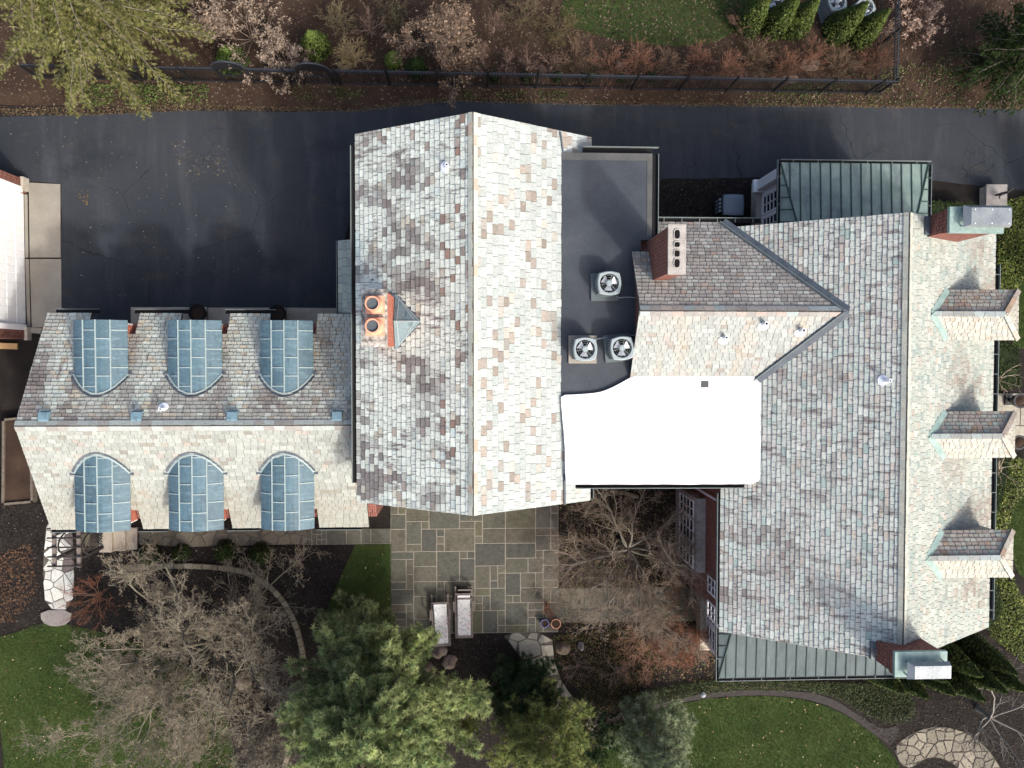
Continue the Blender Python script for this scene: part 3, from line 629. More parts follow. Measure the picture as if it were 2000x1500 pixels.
def sash(parent, x, y0, y1, z0, z1, nx, nz, side=-1):
    """window on a wall facing x*side: frame with panes, each pane its own piece"""
    f = MB(); t = .05; o = x+side*.03
    def bx(ya, yb, za, zb, d=.045): f.box(min(o, o-side*d), max(o, o-side*d), ya, yb, za, zb)
    bx(y0-t, y0, z0-t, z1+t); bx(y1, y1+t, z0-t, z1+t); bx(y0, y1, z0-t, z0); bx(y0, y1, z1, z1+t)
    for i in range(1, nx): yy = y0+(y1-y0)*i/nx; bx(yy-.014, yy+.014, z0, z1, .035)
    for k in range(1, nz): zz = z0+(z1-z0)*k/nz; bx(y0, y1, zz-.014, zz+.014, .032)
    w = f.build('window_frame', 'white_paint', parent)
    m = MB()
    for i in range(nx):
        for k in range(nz): m.box(min(x, x+side*.004), max(x, x+side*.004), y0+(y1-y0)*(i+.08)/nx, y0+(y1-y0)*(i+.92)/nx, z0+(z1-z0)*(k+.06)/nz, z0+(z1-z0)*(k+.94)/nz)
    m.build('window_panes', 'glass', parent)
SE_ = 3.05
def sunroom(x0, x1, yo, yi, sg, pitch_rise, mat, hipw, hipe, seam_w, xl_cap=None):
    """yo outer eave, yi house wall; sg=+1 north"""
    run = abs(yo-yi); zr = SE_+pitch_rise; body = MB(); body.box(x0+.28, x1-.28, min(yo-sg*.28, yi), max(yo-sg*.28, yi), .55, SE_-.05)
    part = body.build('sunroom', 'white_paint', HOUSE)
    MB().box(x0+.06, x1-.06, min(yo-sg*.05, yi), max(yo-sg*.05, yi), 0, .55).build('plinth', 'limestone', part)
    MB().box(x0+.12, x1-.12, min(yo-sg*.12, yi), max(yo-sg*.12, yi), SE_-.40, SE_-.08).build('cornice', 'white_paint', part)
    sM = Slope((x0 if sg > 0 else x1, yo), (0, -sg), SE_, zr, run)
    if sg > 0: pm = [(x0, yo), (x1, yo), (x1-hipe, yi), (x0+hipw, yi)]
    else: pm = [(x0, yo), (x1, yo), (x1-hipe, yi), (x0+hipw, yi)]
    seam_roof(sM, pm, seam_w, mat, part, phase=.1)
    if hipw:
        sW = Slope((x0, max(yo, yi)), (1, 0), SE_, SE_+pitch_rise, hipw); seam_roof(sW, [(x0, yo), (x0+hipw, yi), (x0, yi)], .42, mat, part, phase=.05)
    if hipe:
        sE = Slope((x1, min(yo, yi)), (-1, 0), SE_, SE_+pitch_rise, hipe); seam_roof(sE, [(x1, yo), (x1-hipe, yi), (x1, yi)], .42, mat, part, phase=.05)
    if hipw: MB().bar((x0, yo, SE_+.04), (x0+hipw, yi, zr+.04), .035, .05).build('hip_seam', 'seam_dark', part)
    if hipe: MB().bar((x1, yo, SE_+.04), (x1-hipe, yi, zr+.04), .035, .05).build('hip_seam', 'seam_dark', part)
    return part
nx0, nx1, nyo = W(1524, 322, SE_).x, W(1813, 322, SE_).x, W(1650, 319, SE_).y
sn = sunroom(nx0, nx1, nyo, MYN-.25, 1, .16, 'copper_green', .78, .72, .36)
sash(sn, nx0+.28, nyo-1.35, nyo-.72, .75, 2.45, 2, 5); sash(sn, nx0+.28, nyo-2.15, nyo-1.55, .75, 2.45, 2, 5); sash(sn, nx0+.28, MYN-.2, nyo-2.35, .75, 2.45, 2, 5)
MB().box(nx0+.02, nx0+.28, nyo-.45, nyo-.10, .552, SE_-.41).box(nx0-.10, nx0+.30, nyo-.52, nyo-.05, .56, .72).build('pilaster', 'white_paint', sn)
gutter([(nx0, MYN-.2), (nx0, nyo+.0), (nx1, nyo), (nx1, MYN-.2)], SE_+.03, .10, True, hang=.85, side=-1)
sx0, sx1, syo = W(1403, 1325, SE_).x, W(1790, 1325, SE_).x, W(1600, 1321, SE_).y
ss = sunroom(sx0, sx1, syo, MYS+.25, -1, .13, 'copper_pale', .72, 0, .36)
sash(ss, sx0+.28, syo+.45, syo+1.15, .75, 2.4, 2, 5); sash(ss, sx0+.28, syo+1.35, syo+2.0, .75, 2.4, 2, 5)
gutter([(sx0, MYS+.3), (sx0, syo), (sx1, syo)], SE_+.03, .09, True, hang=1.0, side=1)
# west wall of the main house: bay and sash windows over the courtyard
bay = MB().box(MXW-.02, MXW+.3, W(1400, 1120, 3).y, W(1400, 975, 3).y, .0, 2.9).build('bay_window', 'grey_paint', HOUSE)
for py0, py1 in ((1005, 975), (1052, 1012), (1100, 1060)): sash(bay, MXW-.022, W(1400, py0, 2).y, W(1400, py1, 2).y, .7, 2.5, 2, 4)
for py in (1150, 1200): sash(HOUSE, MXW+.30, W(1400, py+14, 4).y, W(1400, py-14, 4).y, 3.3, 4.8, 2, 4)
MB().tube([(MXW+.2, -4.6, .1), (MXW+.2, -4.6, 5.2)], .045).build('downspout', 'white_metal', HOUSE)

# --- low slate porch roof west of the centre block
S_P = Slope((W(661, 540, 2.6).x, W(661, 470, 2.6).y), (1, 0), 2.6, 3.1, .85)
py0, py1 = W(661, 612, 2.6).y, W(661, 470, 2.6).y
po = slate_field(S_P, [rectp(S_P.O.x, S_P.O.x+.95, max(py0, GYN+.02), py1)], lambda x, y: pick([((.33, .36, .33), 4), ((.28, .31, .30), 2)]), .2, .3)
MB().box(S_P.O.x+.12, S_P.O.x+1.0, GYN-.2, py1-.12, 0, 2.5).build('porch_wall', 'brick', HOUSE, uv=True)
gutter([(S_P.O.x, GYN), (S_P.O.x, py1)], 2.61, .06, side=-1)

# --- chimneys
def cap_box(m, x0, x1, y0, y1, z, h, o): m.box(x0-o, x1+o, y0-o, y1+o, z, z+h)
# twin-pot chimney of the centre block
c0 = hit(771, 620, S_CW.O, S_CW.n); zt = 8.5
x1 = c0.x; x0 = W(706, 620, zt).x; y0, y1 = W(740, 678, zt).y+.06, W(740, 564, zt).y-.06
ch = MB().box(x0+.05, x1, y0, y1, 5.6, zt-.1).build('chimney', 'brick_orange', HOUSE, uv=True)
MB().box(x0, x1+.03, y0-.05, y1+.05, zt-.1, zt).build('chimney_cap', 'lichen_cement', ch)
for k in (-1, 1):
    cx = (x0+x1)/2+.05; cy = (y0+y1)/2+k*.295+.05; s = .245
    MB().lathe([(.25, zt+.1), (.235, zt+.26), (.18, zt+.34), (.18, zt+.62), (.195, zt+.64), (.195, zt+.70), (.16, zt+.70), (.155, zt+.5)], (cx, cy), 24).box(cx-s, cx+s, cy-s, cy+s, zt+.001, zt+.2).build('chimney_pot', 'terracotta', ch)
    MB().lathe([(.158, zt+.64), (0, zt+.64)], (cx, cy), 24).build('flue_opening', 'flue_dark', ch)
# copper cricket behind it
tip = S_CW.on(820, 630); ym = (y0+y1)/2; zc_ = tip.z
ck = MB(); a = Vector((x1+.02, y1+.1, S_CW.z(x1, 0)+.06)); b = Vector((x1+.02, y0-.1, S_CW.z(x1, 0)+.06)); c = Vector((x1+.02, ym, zc_+.03)); d = Vector((tip.x, ym, tip.z+.05))
ck.add([a, b, c, d], [(0, 2, 3), (2, 1, 3)]); cko = ck.build('cricket', 'copper_blue', HOUSE, (.15, .215, .23))
sm = MB(); sm.bar(c, d, .035, .04); sm.bar(a, d, .03, .03); sm.bar(b, d, .03, .03)
for s_, e in ((1, a), (-1, b)):
    p = c.lerp(d, .12); q = e.lerp(d, .16); sm.bar(p, q, .03, .03); sm.bar(q, c.lerp(d, .82), .03, .03)
sm.build('seam', 'seam_pale', cko)
fb = MB()
for e in (a, b):
    dd = (d-e).normalized(); o = V3(.10, .12 if e is a else -.12, 0); fb.add([e, d, d+V3(.10, 0, .03), e+o*1.2], [(0, 1, 2, 3)] if e is a else [(0, 3, 2, 1)])
fb.build('flashing', 'lead', cko)
# four-flue chimney of the cross wing
zt = 8.8; xa = W(1305, 490, zt).x; xb = W(1340, 490, zt).x; ya = W(1320, 536, zt).y; yb_ = W(1320, 438, zt).y
ch = MB().box(xa+.03, xb-.03, ya+.04, yb_-.04, 5.6, zt-.08).build('chimney', 'brick', HOUSE, uv=True)
cp = MB().box(xa, xb, ya, yb_, zt-.08, zt).build('chimney_cap', 'cement_pale', ch)
for (p0, p1) in ((447, 468), (471, 484), (487, 503), (504, 524)):
    cx = W(1322, 480, zt).x; cy0, cy1 = W(1322, p1, zt).y, W(1322, p0, zt).y; cy = (cy0+cy1)/2; hh = (cy1-cy0)/2; m = MB(); pr = []
    for k in range(20):
        t = 2*math.pi*k/20; f_ = 1/max(abs(math.cos(t)), abs(math.sin(t)))**.55; pr.append((cx+.088*f_*math.cos(t), cy+hh*f_*.92*math.sin(t)))
    m.prism(pr, zt+.001, zt+.006).build('flue_opening', 'hollow_shade', ch)
    rim = MB(); rim.tube([(x, y, zt+.008) for x, y in pr+pr[:1]], .018, 5); rim.build('flue_rim', 'cement_pale', ch)
MB().box(xa+.02, xa+.22, ya-.13, ya+.02, 6.35, 6.5).build('flashing_block', 'cement_pale', ch)
# copper-capped chimneys at both ends of the main ridge
def capped_chimney(left_px, top_l, top_r, top_t, top_b, S, z_guess, hood):
    base = S.on(*left_px); xw = base.x; zt = CAMH-(CAMH-base.z)*1.0; 
    f0 = W(top_l, (top_t+top_b)/2, 0).x; zt = CAMH*(1-xw/f0); zt = min(max(zt, base.z+.7), 9.4)
    x1 = W(top_r, (top_t+top_b)/2, zt).x; y1 = W((top_l+top_r)/2, top_t, zt).y; y0 = W((top_l+top_r)/2, top_b, zt).y
    ch = MB().box(xw, x1-.06, y0+.06, y1-.06, base.z-2.4, zt-.12).box(xw-.03, x1-.03, y0+.03, y1-.03, zt-.32, zt-.121).build('chimney', 'brick', HOUSE, uv=True)
    pan = MB().box(xw-.03, x1, y0, y1, zt-.12, zt).build('chimney_cap', 'copper_edge', ch)
    h = MB(); hx0, hx1, hy0, hy1 = hood(xw, x1, y0, y1); t = zt+.32; i = .16
    h.add([(hx0, hy0, zt+.2), (hx1, hy0, zt+.2), (hx1, hy1, zt+.2), (hx0, hy1, zt+.2), (hx0+i, hy0+.05, t), (hx1-.02, hy0+.05, t), (hx1-.02, hy1-.08, t), (hx0+i, hy1-.08, t)],
          [(0, 1, 5, 4), (1, 2, 6, 5), (2, 3, 7, 6), (3, 0, 4, 7), (4, 5, 6, 7), (3, 2, 1, 0)])
    ho = h.build('rain_hood', 'cap_metal', ch)
    lg = MB()
    for px_ in (hx0+.08, hx1-.08):
        for py_ in (hy0+.06, hy1-.06): lg.box(px_-.015, px_+.015, py_-.015, py_+.015, zt, zt+.22)
    lg.build('hood_leg', 'cap_metal', ch)
    rv = MB()
    for k in range(3):
        for yy in (hy0+.09, hy1-.13): rv.lathe([(.018, t), (.016, t+.014), (0, t+.016)], (hx0+i+.1+k*(hx1-hx0-i-.2)/2, yy), 8)
    rv.build('rivet', 'white_metal', ch); fl = MB().box(xw-.16, xw-.01, y0+.1, y1-.1, S.z(xw-.1, 0)-.05, S.z(xw-.1, 0)+.10).build('flashing', 'lead', ch)
capped_chimney((1811, 445), 1857, 1961, 404, 455, S_ME, 8.5, lambda a, b, c, d: (a+.22, b+.02, c+.12, d))
capped_chimney((1711, 1262), 1750, 1850, 1273, 1322, S_MW, 9.0, lambda a, b, c, d: (a+.20, b-.06, c+.02, d-.2))
# --- vent pipes through the slates
def vent(S, px, py, d=(0, 1), r=.05, h=.32):
    p = S.on(px, py); m = MB(); fl = MB(); n = S.n
    u = S.u; v = S.v; q = p+n*.05
    pts = [q+u*.2*math.cos(t)*.8+v*(.14*math.sin(t)-.05) for t in np.linspace(0, 2*math.pi, 15)[:-1]]
    k = len(pts); fl.add([x-n*.02 for x in pts]+pts, [tuple(range(k, 2*k))]+[(i, (i+1) % k, k+(i+1) % k, k+i) for i in range(k)])
    pr = [(r*1.5, p.z-.08), (r*1.3, p.z+.1), (r*1.02, p.z+.16), (r, p.z+h), (r*.7, p.z+h), (r*.68, p.z+h-.1), (0, p.z+h-.1)]
    o = fl.build('vent_flashing', 'white_metal', HOUSE); MB().lathe(pr, (p.x, p.y), 14).build('vent_pipe', 'white_metal', o)
    MB().lathe([(r*.66, p.z+h-.06), (0, p.z+h-.06)], (p.x, p.y), 12).build('pipe_bore', 'hollow_shade', o)
vent(S_CW, 873, 326); vent(S_WS, 1490, 633, r=.06); vent(S_WS, 1413, 660); vent(S_WS, 1562, 646, r=.06); vent(S_MW, 1728, 743); vent(S_GN, 320, 798)
exec_marker = 'house done'

# ------------------------------------------------------------------ THE GROUND
GY = 400
sheet('ground', [(-GY, -GY, 0), (GY, -GY, 0), (GY, GY, 0), (-GY, GY, 0)], 0, 'soil', amp=0)
sheet('planting_bed', [(-40, W(0, 215).y, 0), W(400, 208), W(700, 216), W(880, 192), W(1300, 205), W(1990, 210), W(2600, 215), (W(2600, 0).x, 40, 0), (-40, 40, 0)], .006, 'brown_soil', amp=.05)
drive = [(-45, W(-60, 228).y, 0), W(0, 228), W(160, 224), W(360, 216), W(560, 218), W(700, 216), W(790, 202), W(880, 196), W(1140, 203), W(1500, 206), W(1720, 208), W(2000, 212), (60, W(0, 214).y, 0), (60, W(0, 372).y, 0), W(2000, 372), W(1900, 362), W(1820, 352), W(1500, 347), W(1280, 350), W(1150, 352), W(700, 352), W(690, 375), W(672, 480), W(672, 660), W(120, 660), W(120, 358), W(-300, 330), (-45, W(0, 330).y, 0)]
sheet('driveway', drive, .010, 'asphalt', amp=.035)
# concrete aprons with joints: slabs are separate pieces
def slabs(name, rects, mat, z=.02):
    base = empty(name, (0, 0, 0)); base['kind'] = 'structure'
    for r in rects: slab('slab', [W(x, y) for x, y in r], .0, z, mat, base)
    return base
slabs('concrete_apron', [[(57, 357), (118, 360), (119, 503), (59, 503)], [(59, 506), (120, 506), (121, 638), (63, 640)], [(48, 380), (54, 380), (56, 503), (50, 503)], [(50, 506), (57, 506), (60, 638), (54, 638)]], 'concrete', .03)
slabs('garage_apron', [[(256, 600), (405, 600), (405, 640), (256, 640)], [(407, 601), (558, 601), (558, 640), (407, 640)], [(560, 601), (661, 602), (661, 640), (560, 640)]], 'concrete_dark', .03)
slabs('concrete_kerb', [[(60, 640), (84, 641), (80, 652), (59, 650)], [(685, 372), (694, 370), (694, 472), (684, 472)]], 'concrete', .06)
# lawns
LAWN_L = smoothpoly(pxpoly([(-200, 1290), (20, 1240), (60, 1222), (110, 1212), (300, 1260), (420, 1330), (470, 1500), (460, 1700), (20, 1700), (8, 1480), (-5, 1350), (-60, 1330)]), 2)
LAWN_M = pxpoly([(694, 1064), (765, 1062), (765, 1235), (620, 1240), (655, 1150)])
LAWN_S = smoothpoly(pxpoly([(1190, 1420), (1260, 1392), (1380, 1362), (1520, 1358), (1600, 1372), (1660, 1400), (1720, 1445), (1765, 1500), (1770, 1700), (900, 1700), (1000, 1520), (1100, 1450)]), 2)
LAWN_N = smoothpoly(pxpoly([(1060, -200), (1120, -40), (1080, 40), (1180, 75), (1330, 95), (1440, 70), (1490, -30), (1500, -200)]), 2)
LAWN_E = smoothpoly(pxpoly([(1968, 1010), (2000, 960), (2150, 930), (2150, 1180), (1995, 1140), (1975, 1080)]), 2)
LAWN_X = pxpoly([(1985, 560), (2080, 480), (2080, 680), (1975, 680), (1990, 620)])
for i, (nm, p) in enumerate((('lawn', LAWN_L), ('lawn', LAWN_M), ('lawn', LAWN_S), ('lawn', LAWN_N), ('lawn', LAWN_E), ('lawn', LAWN_X))): sheet(nm, p, .014, 'lawn_base', amp=.03)
def tri_blades(P, h, w, cols, lean=.6, z=.012):
    n = len(P); a = rng.random(n)*2*math.pi; d = np.stack([np.cos(a), np.sin(a)], 1); b = rng.random(n)*2*math.pi; l = np.stack([np.cos(b), np.sin(b)], 1)
    hh = h*(.6+.8*rng.random(n)); V = np.zeros((n, 3, 3)); V[:, 0, :2] = P-d*w/2; V[:, 1, :2] = P+d*w/2; V[:, 2, :2] = P+l*(hh*lean)[:, None]; V[:, :2, 2] = z; V[:, 2, 2] = z+hh
    return V.reshape(-1, 3), np.arange(3*n).reshape(-1, 3), np.repeat(cols, 3, 0)
def grass(poly, dens, h=.06, w=.016, cA=(.048, .092, .020), cB=(.10, .152, .038), dry=(.16, .13, .055), dryp=.10, parent=None):
    P = scatter(poly, dens); k = np.array([noise2(p[0], p[1], .7, 41)+.5*noise2(p[0], p[1], 2.6, 42) for p in P])
    t = np.clip(.5+.7*k+.25*rng.standard_normal(len(P)), 0, 1)[:, None]; c = np.array(cA)*(1-t)+np.array(cB)*t
    d = rng.random(len(P)) < dryp*(1+2*np.clip(k, -.5, 1)); c[d] = np.array(dry)*(.6+.7*rng.random((d.sum(), 1)))
    return P, c, h, w
def grass_obj(name, polys, dens, **kw):
    Vs, Fs, Cs, o = [], [], [], 0
    for p in polys:
        P, c, h, w = grass(p, dens, **kw); v, f, cc = tri_blades(P, h, w, c); Vs.append(v); Fs.append(f+o); Cs.append(cc); o += len(v)
    return nobj(name, np.concatenate(Vs), np.concatenate(Fs), 'grass', None, np.concatenate(Cs), kind='stuff')
fr = [W(-40, -40), W(2040, -40), W(2040, 1540), W(-40, 1540)]
def inframe(poly):
    q = clip_poly([(p[0], p[1]) for p in poly] if area([(p[0], p[1]) for p in poly]) > 0 else [(p[0], p[1]) for p in poly][::-1], ccw([(p[0], p[1]) for p in fr])); return q
tag(grass_obj('grass', [inframe(LAWN_L), inframe(LAWN_S), inframe(LAWN_E), inframe(LAWN_X), inframe(LAWN_M)], 1500), 'short green grass of the lawns', 'grass')
tag(grass_obj('grass', [inframe(LAWN_N)], 1300, cA=(.018, .033, .012), cB=(.042, .054, .02), dry=(.10, .08, .04), dryp=.25), 'rough winter grass of the lawn behind the fence', 'grass')

def chips(name, polys, dens, size, pal, z=.012, label=None, lift=.03, mat='chip', dark=None):
    Vs, Cs = [], []; pal = np.array(pal)
    for poly, dn in ((p, dens) if not isinstance(p, tuple) else p for p in polys):
        P = scatter(poly, dn); n = len(P); a = rng.random(n)*2*math.pi; l = size*(.5+rng.random(n)); w = l*(.35+.5*rng.random(n))
        d = np.stack([np.cos(a), np.sin(a)], 1); e = np.stack([-np.sin(a), np.cos(a)], 1); V = np.zeros((n, 4, 3))
        for i, (s, t) in enumerate(((-1, -1), (1, -1), (1, 1), (-1, 1))): V[:, i, :2] = P+d*(s*l/2)[:, None]+e*(t*w/2)[:, None]
        V[:, :, 2] = z+.004+rng.random((n, 1))*lift+rng.random((n, 4))*.012; Vs.append(V.reshape(-1, 3))
        c = pal[rng.integers(0, len(pal), n)]*(.6+.8*rng.random((n, 1))); Cs.append(np.repeat(c, 4, 0))
    Vv = np.concatenate(Vs); o = nobj(name, Vv, np.arange(len(Vv)).reshape(-1, 4), mat, None, np.concatenate(Cs), kind='stuff'); tag(o, label, name.replace('_', ' ')); return o
BED_N = pxpoly([(0, -30), (2030, -30), (2030, 205), (1140, 200), (880, 190), (700, 212), (400, 205), (0, 215)])
chips('leaf_litter', [BED_N], 95, .045, [(.085, .055, .036), (.055, .036, .024), (.12, .085, .055), (.04, .028, .02), (.16, .125, .09)], label='fallen brown leaves on the bed behind the driveway')
BED_S = pxpoly([(0, 985), (85, 985), (85, 1225), (0, 1240)]); BED_S2 = pxpoly([(130, 1060), (690, 1064), (640, 1180), (600, 1320), (560, 1500), (420, 1500), (140, 1230)])
BED_S3 = pxpoly([(825, 1236), (985, 1240), (1075, 1330), (1180, 1420), (1100, 1500), (900, 1500), (825, 1400)]); BED_S4 = pxpoly([(1640, 1370), (1780, 1350), (2000, 1350), (2000, 1500), (1780, 1500), (1700, 1420)])
BED_M = pxpoly([(1285, 352), (1465, 352), (1465, 440), (1285, 440)])
chips('mulch_chips', [BED_S, BED_S2, BED_S3, BED_S4, BED_M], 330, .035, [(.02, .016, .014), (.034, .027, .023), (.012, .010, .009), (.052, .043, .036)], label='dark shredded bark mulch on the garden beds', lift=.02)
chips('mulch_specks', [BED_S, BED_S2, BED_S3, BED_S4, BED_M], 5, .018, [(.35, .28, .22), (.25, .17, .11), (.45, .40, .34)], label='pale wood flecks scattered over the bark mulch', lift=.03)
COURT = pxpoly([(1090, 960), (1400, 960), (1400, 1330), (1180, 1330), (1090, 1240)])
chips('courtyard_litter', [COURT], 160, .045, [(.10, .065, .04), (.15, .11, .06), (.06, .07, .025), (.04, .03, .022)], label='brown leaves over the courtyard bed')
ED = [W(x, y) for x, y in ((0, 226), (0, 212), (400, 205), (700, 213), (790, 199), (880, 190), (1300, 200), (2000, 208), (2000, 214), (1500, 209), (1140, 206), (880, 199), (700, 219), (400, 216), (160, 227))]
chips('driveway_edge_litter', [ED], 700, .035, [(.10, .065, .042), (.07, .046, .03), (.14, .105, .065), (.075, .07, .028)], label='dry leaves along the driveway edge', z=.012)
chips('driveway_debris', [[W(x, y) for x, y in ((10, 235), (520, 225), (520, 560), (130, 590), (125, 360), (20, 330))]], 3.2, .028, [(.16, .14, .11), (.10, .08, .055), (.22, .20, .17)], label='dead leaves and bits blown over the driveway', z=.012, lift=.01)
def stain(px, py, rx, ry, n, pal, size=.05):
    P = W(px, py); a = rng.standard_normal((n, 2))*np.array([rx, ry]); return [(P.x+q[0], P.y+q[1]) for q in a]
chips('driveway_pollen', [pxpoly([(152, 372), (172, 372), (176, 402), (158, 402)])], 130, .05, [(.14, .095, .035), (.10, .075, .04)], label='ochre moss patch on the driveway by the concrete apron', lift=.004)
chips('driveway_scuff', [pxpoly([(335, 275), (365, 272), (378, 300), (440, 310), (446, 342), (360, 346), (345, 310)])], 75, .06, [(.075, .068, .055), (.11, .10, .085), (.055, .048, .038)], label='pale scuffed grit patch in the middle of the driveway', lift=.003)

# --- ivy and ground cover
def leafcards(P3, size, cols, up=.55, nrm=None):
    n = len(P3); N = rng.standard_normal((n, 3))*(1-up); N[:, 2] += up+.15
    if nrm is not None: N += nrm*.9
    N /= np.linalg.norm(N, axis=1)[:, None]; T = np.cross(N, rng.standard_normal((n, 3))); T /= np.linalg.norm(T, axis=1)[:, None]; B = np.cross(N, T)
    s = (size*(.6+.8*rng.random(n)))[:, None]; V = np.stack([P3-T*s*.6, P3-B*s*.38, P3+T*s*.6, P3+B*s*.38], 1)
    return V.reshape(-1, 3), np.arange(4*n).reshape(-1, 4), np.repeat(cols, 4, 0)
def foliage_cols(n, pal, P=None, s=1.2, seed=50, contrast=.5):
    pal = np.array(pal); c = pal[rng.integers(0, len(pal), n)]*(.7+.6*rng.random((n, 1)))
    if P is not None: k = np.array([noise2(p[0], p[1], s, seed) for p in P]); c *= (1+contrast*k)[:, None]
    return c
def ivy(name, polys, dens, size, pal, label, hgt=.12, patchy=None):
    P = np.concatenate([scatter(p, dens) for p in polys])
    if patchy is not None: k = np.array([noise2(p[0], p[1], 1.1, 60)+.4*noise2(p[0], p[1], 3, 61) for p in P]); P = P[k+.3*rng.standard_normal(len(P)) > patchy]
    z = .02+rng.random(len(P))*hgt*(1+.6*np.array([noise2(p[0], p[1], 1.5, 62) for p in P])); P3 = np.column_stack([P, z])
    v, f, c = leafcards(P3, size, foliage_cols(len(P), pal, P)); return tag(nobj(name, v, f, 'leaf', None, c, kind='stuff'), label, 'ground cover')
GREEN = [(.045, .075, .018), (.07, .105, .025), (.03, .05, .014), (.10, .13, .035)]; BRIGHT = [(.13, .17, .03), (.17, .20, .045), (.09, .135, .025), (.06, .10, .02), (.22, .23, .07)]
OLIVE = [(.09, .075, .025), (.12, .09, .03), (.06, .065, .02), (.15, .10, .045), (.05, .06, .018)]
DKGREEN = [(.018, .036, .011), (.026, .048, .013), (.04, .062, .018)]
ivy('ivy', [pxpoly([(150, 165), (410, 166), (405, 205), (165, 208)])], 700, .06, [(.07, .11, .028), (.10, .145, .04), (.05, .08, .02), (.14, .12, .06)], 'green ivy strip between the dark fence and the driveway', .10, -.5)
ivy('ivy', [pxpoly([(560, 168), (700, 172), (720, 190), (580, 195)]), pxpoly([(870, 178), (1110, 178), (1110, 196), (880, 194)])], 500, .05, GREEN, 'sparse ivy at the fence foot', .06, .0)
ivy('ivy', [pxpoly([(1450, 185), (1860, 110), (1890, 205), (1460, 204)])], 420, .055, GREEN+[(.12, .10, .06), (.15, .12, .08)], 'mixed ivy and dead leaves at the fence corner', .08, -.05)
ivy('ivy', [pxpoly([(1950, 395), (2010, 380), (2010, 520), (1985, 560), (1968, 660), (1945, 660), (1945, 480)])], 900, .06, BRIGHT, 'bright yellow-green ivy beside the main house wall', .22)
ivy('ivy', [pxpoly([(1935, 900), (2000, 890), (2000, 960), (1970, 1000), (1955, 1080), (1990, 1160), (2005, 1200), (2005, 1300), (1930, 1240), (1930, 1000)])], 800, .06, BRIGHT, 'bright ivy bed below the middle dormer', .2)
ivy('courtyard_ground_cover', [pxpoly([(1100, 1140), (1300, 1130), (1320, 1145), (1100, 1146)]), pxpoly([(1080, 1240), (1270, 1215), (1330, 1240), (1300, 1300), (1200, 1380), (1180, 1400), (1110, 1330), (1085, 1290)])], 650, .05, OLIVE, 'olive and brown ground cover beside the patio', .12, -.3)
ivy('hedge_ground_cover', [smoothpoly(pxpoly([(1195, 1360), (1260, 1345), (1390, 1322), (1500, 1325), (1620, 1330), (1720, 1330), (1785, 1360), (1780, 1400), (1740, 1412), (1690, 1395), (1620, 1352), (1520, 1342), (1390, 1346), (1290, 1368), (1215, 1392)]), 2)], 1300, .05, DKGREEN+[(.06, .06, .02)], 'clipped dark green ground cover below the south sunroom', .30)
ivy('raised_bed_weeds', [pxpoly([(10, 835), (50, 835), (48, 975), (8, 975)])], 130, .05, [(.08, .06, .035), (.06, .07, .025), (.12, .09, .055)], 'straggly weeds in the raised timber bed', .1, -.2)

# --- paving
def stone(name, poly, z0, z1, mat, col, parent, shrink=.0):
    P = [Vector((p[0], p[1], 0)) for p in poly]; c = sum(P, Vector())/len(P)
    Q = []
    n = len(P)
    for p in P: d = (c-p); Q.append(p+d.normalized()*min(shrink, d.length*.3))
    q2 = ccw([(p.x, p.y) for p in Q]); k = len(q2); cc = (c.x, c.y); ins = .012
    top = [(x+(cc[0]-x)*ins/max(.05, math.hypot(cc[0]-x, cc[1]-y)), y+(cc[1]-y)*ins/max(.05, math.hypot(cc[0]-x, cc[1]-y))) for x, y in q2]
    v = [(x, y, z0) for x, y in q2]+[(x, y, z1-.008) for x, y in q2]+[(x, y, z1) for x, y in top]
    f = [tuple(range(2*k, 3*k))]+[(i, (i+1) % k, k+(i+1) % k, k+i) for i in range(k)]+[(k+i, k+(i+1) % k, 2*k+(i+1) % k, 2*k+i) for i in range(k)]
    return pobj(name, v, f, mat, parent, col)
BLUE = [((.088, .084, .068), 4), ((.078, .077, .066), 3), ((.096, .090, .072), 3), ((.102, .093, .074), 2), ((.068, .068, .061), 2), ((.09, .086, .06), 1)]
def ashlar(name, x0, x1, y0, y1, cell, parent_mat, joint=.028, z=.03, pal=BLUE, keep=None, thr=1.0, colf=None):
    """random rectangular flagstones packed on a small grid"""
    base = sheet(name, [(x0, y0, 0), (x1, y0, 0), (x1, y1, 0), (x0, y1, 0)], z-.012, parent_mat, amp=0)
    nx = int(round((x1-x0)/cell)); ny = int(round((y1-y0)/cell)); sx = (x1-x0)/nx; sy = (y1-y0)/ny; used = np.zeros((nx, ny), bool)
    opts = [(2, 2), (3, 2), (2, 3), (3, 3), (4, 3), (3, 4), (2, 1), (1, 2), (4, 2), (3, 2), (2, 3), (1, 1), (3, 1), (2, 2), (2, 1)]
    for j in range(ny-1, -1, -1):
        for i in range(nx):
            if used[i, j]: continue
            random.shuffle(opts)
            for w, h in opts+[(1, 1)]:
                if i+w <= nx and j-h+1 >= 0 and not used[i:i+w, j-h+1:j+1].any():
                    used[i:i+w, j-h+1:j+1] = True
                    a, b, c, d = x0+i*sx, x0+(i+w)*sx, y0+(j-h+1)*sy, y0+(j+1)*sy; g = joint/2
                    if keep is None or keep((a+b)/2, (c+d)/2):
                        col = pick(pal); col = colf(col, (a+b)/2, (c+d)/2) if colf else col
                        stone('flagstone', rectp(a+g, b-g, c+g, d-g), 0, z+random.random()*.004, 'bluestone', col, base)
                    break
    return base
P0 = W(763, 990); P1 = W(1090, 1234)
ashlar('patio', P0.x, P1.x, P1.y, P0.y, .29, 'grout', joint=.036, colf=lambda c, x, y: lerp(c, (.095, .083, .068), max(0, min(.8, (x-1.6)*.5))))
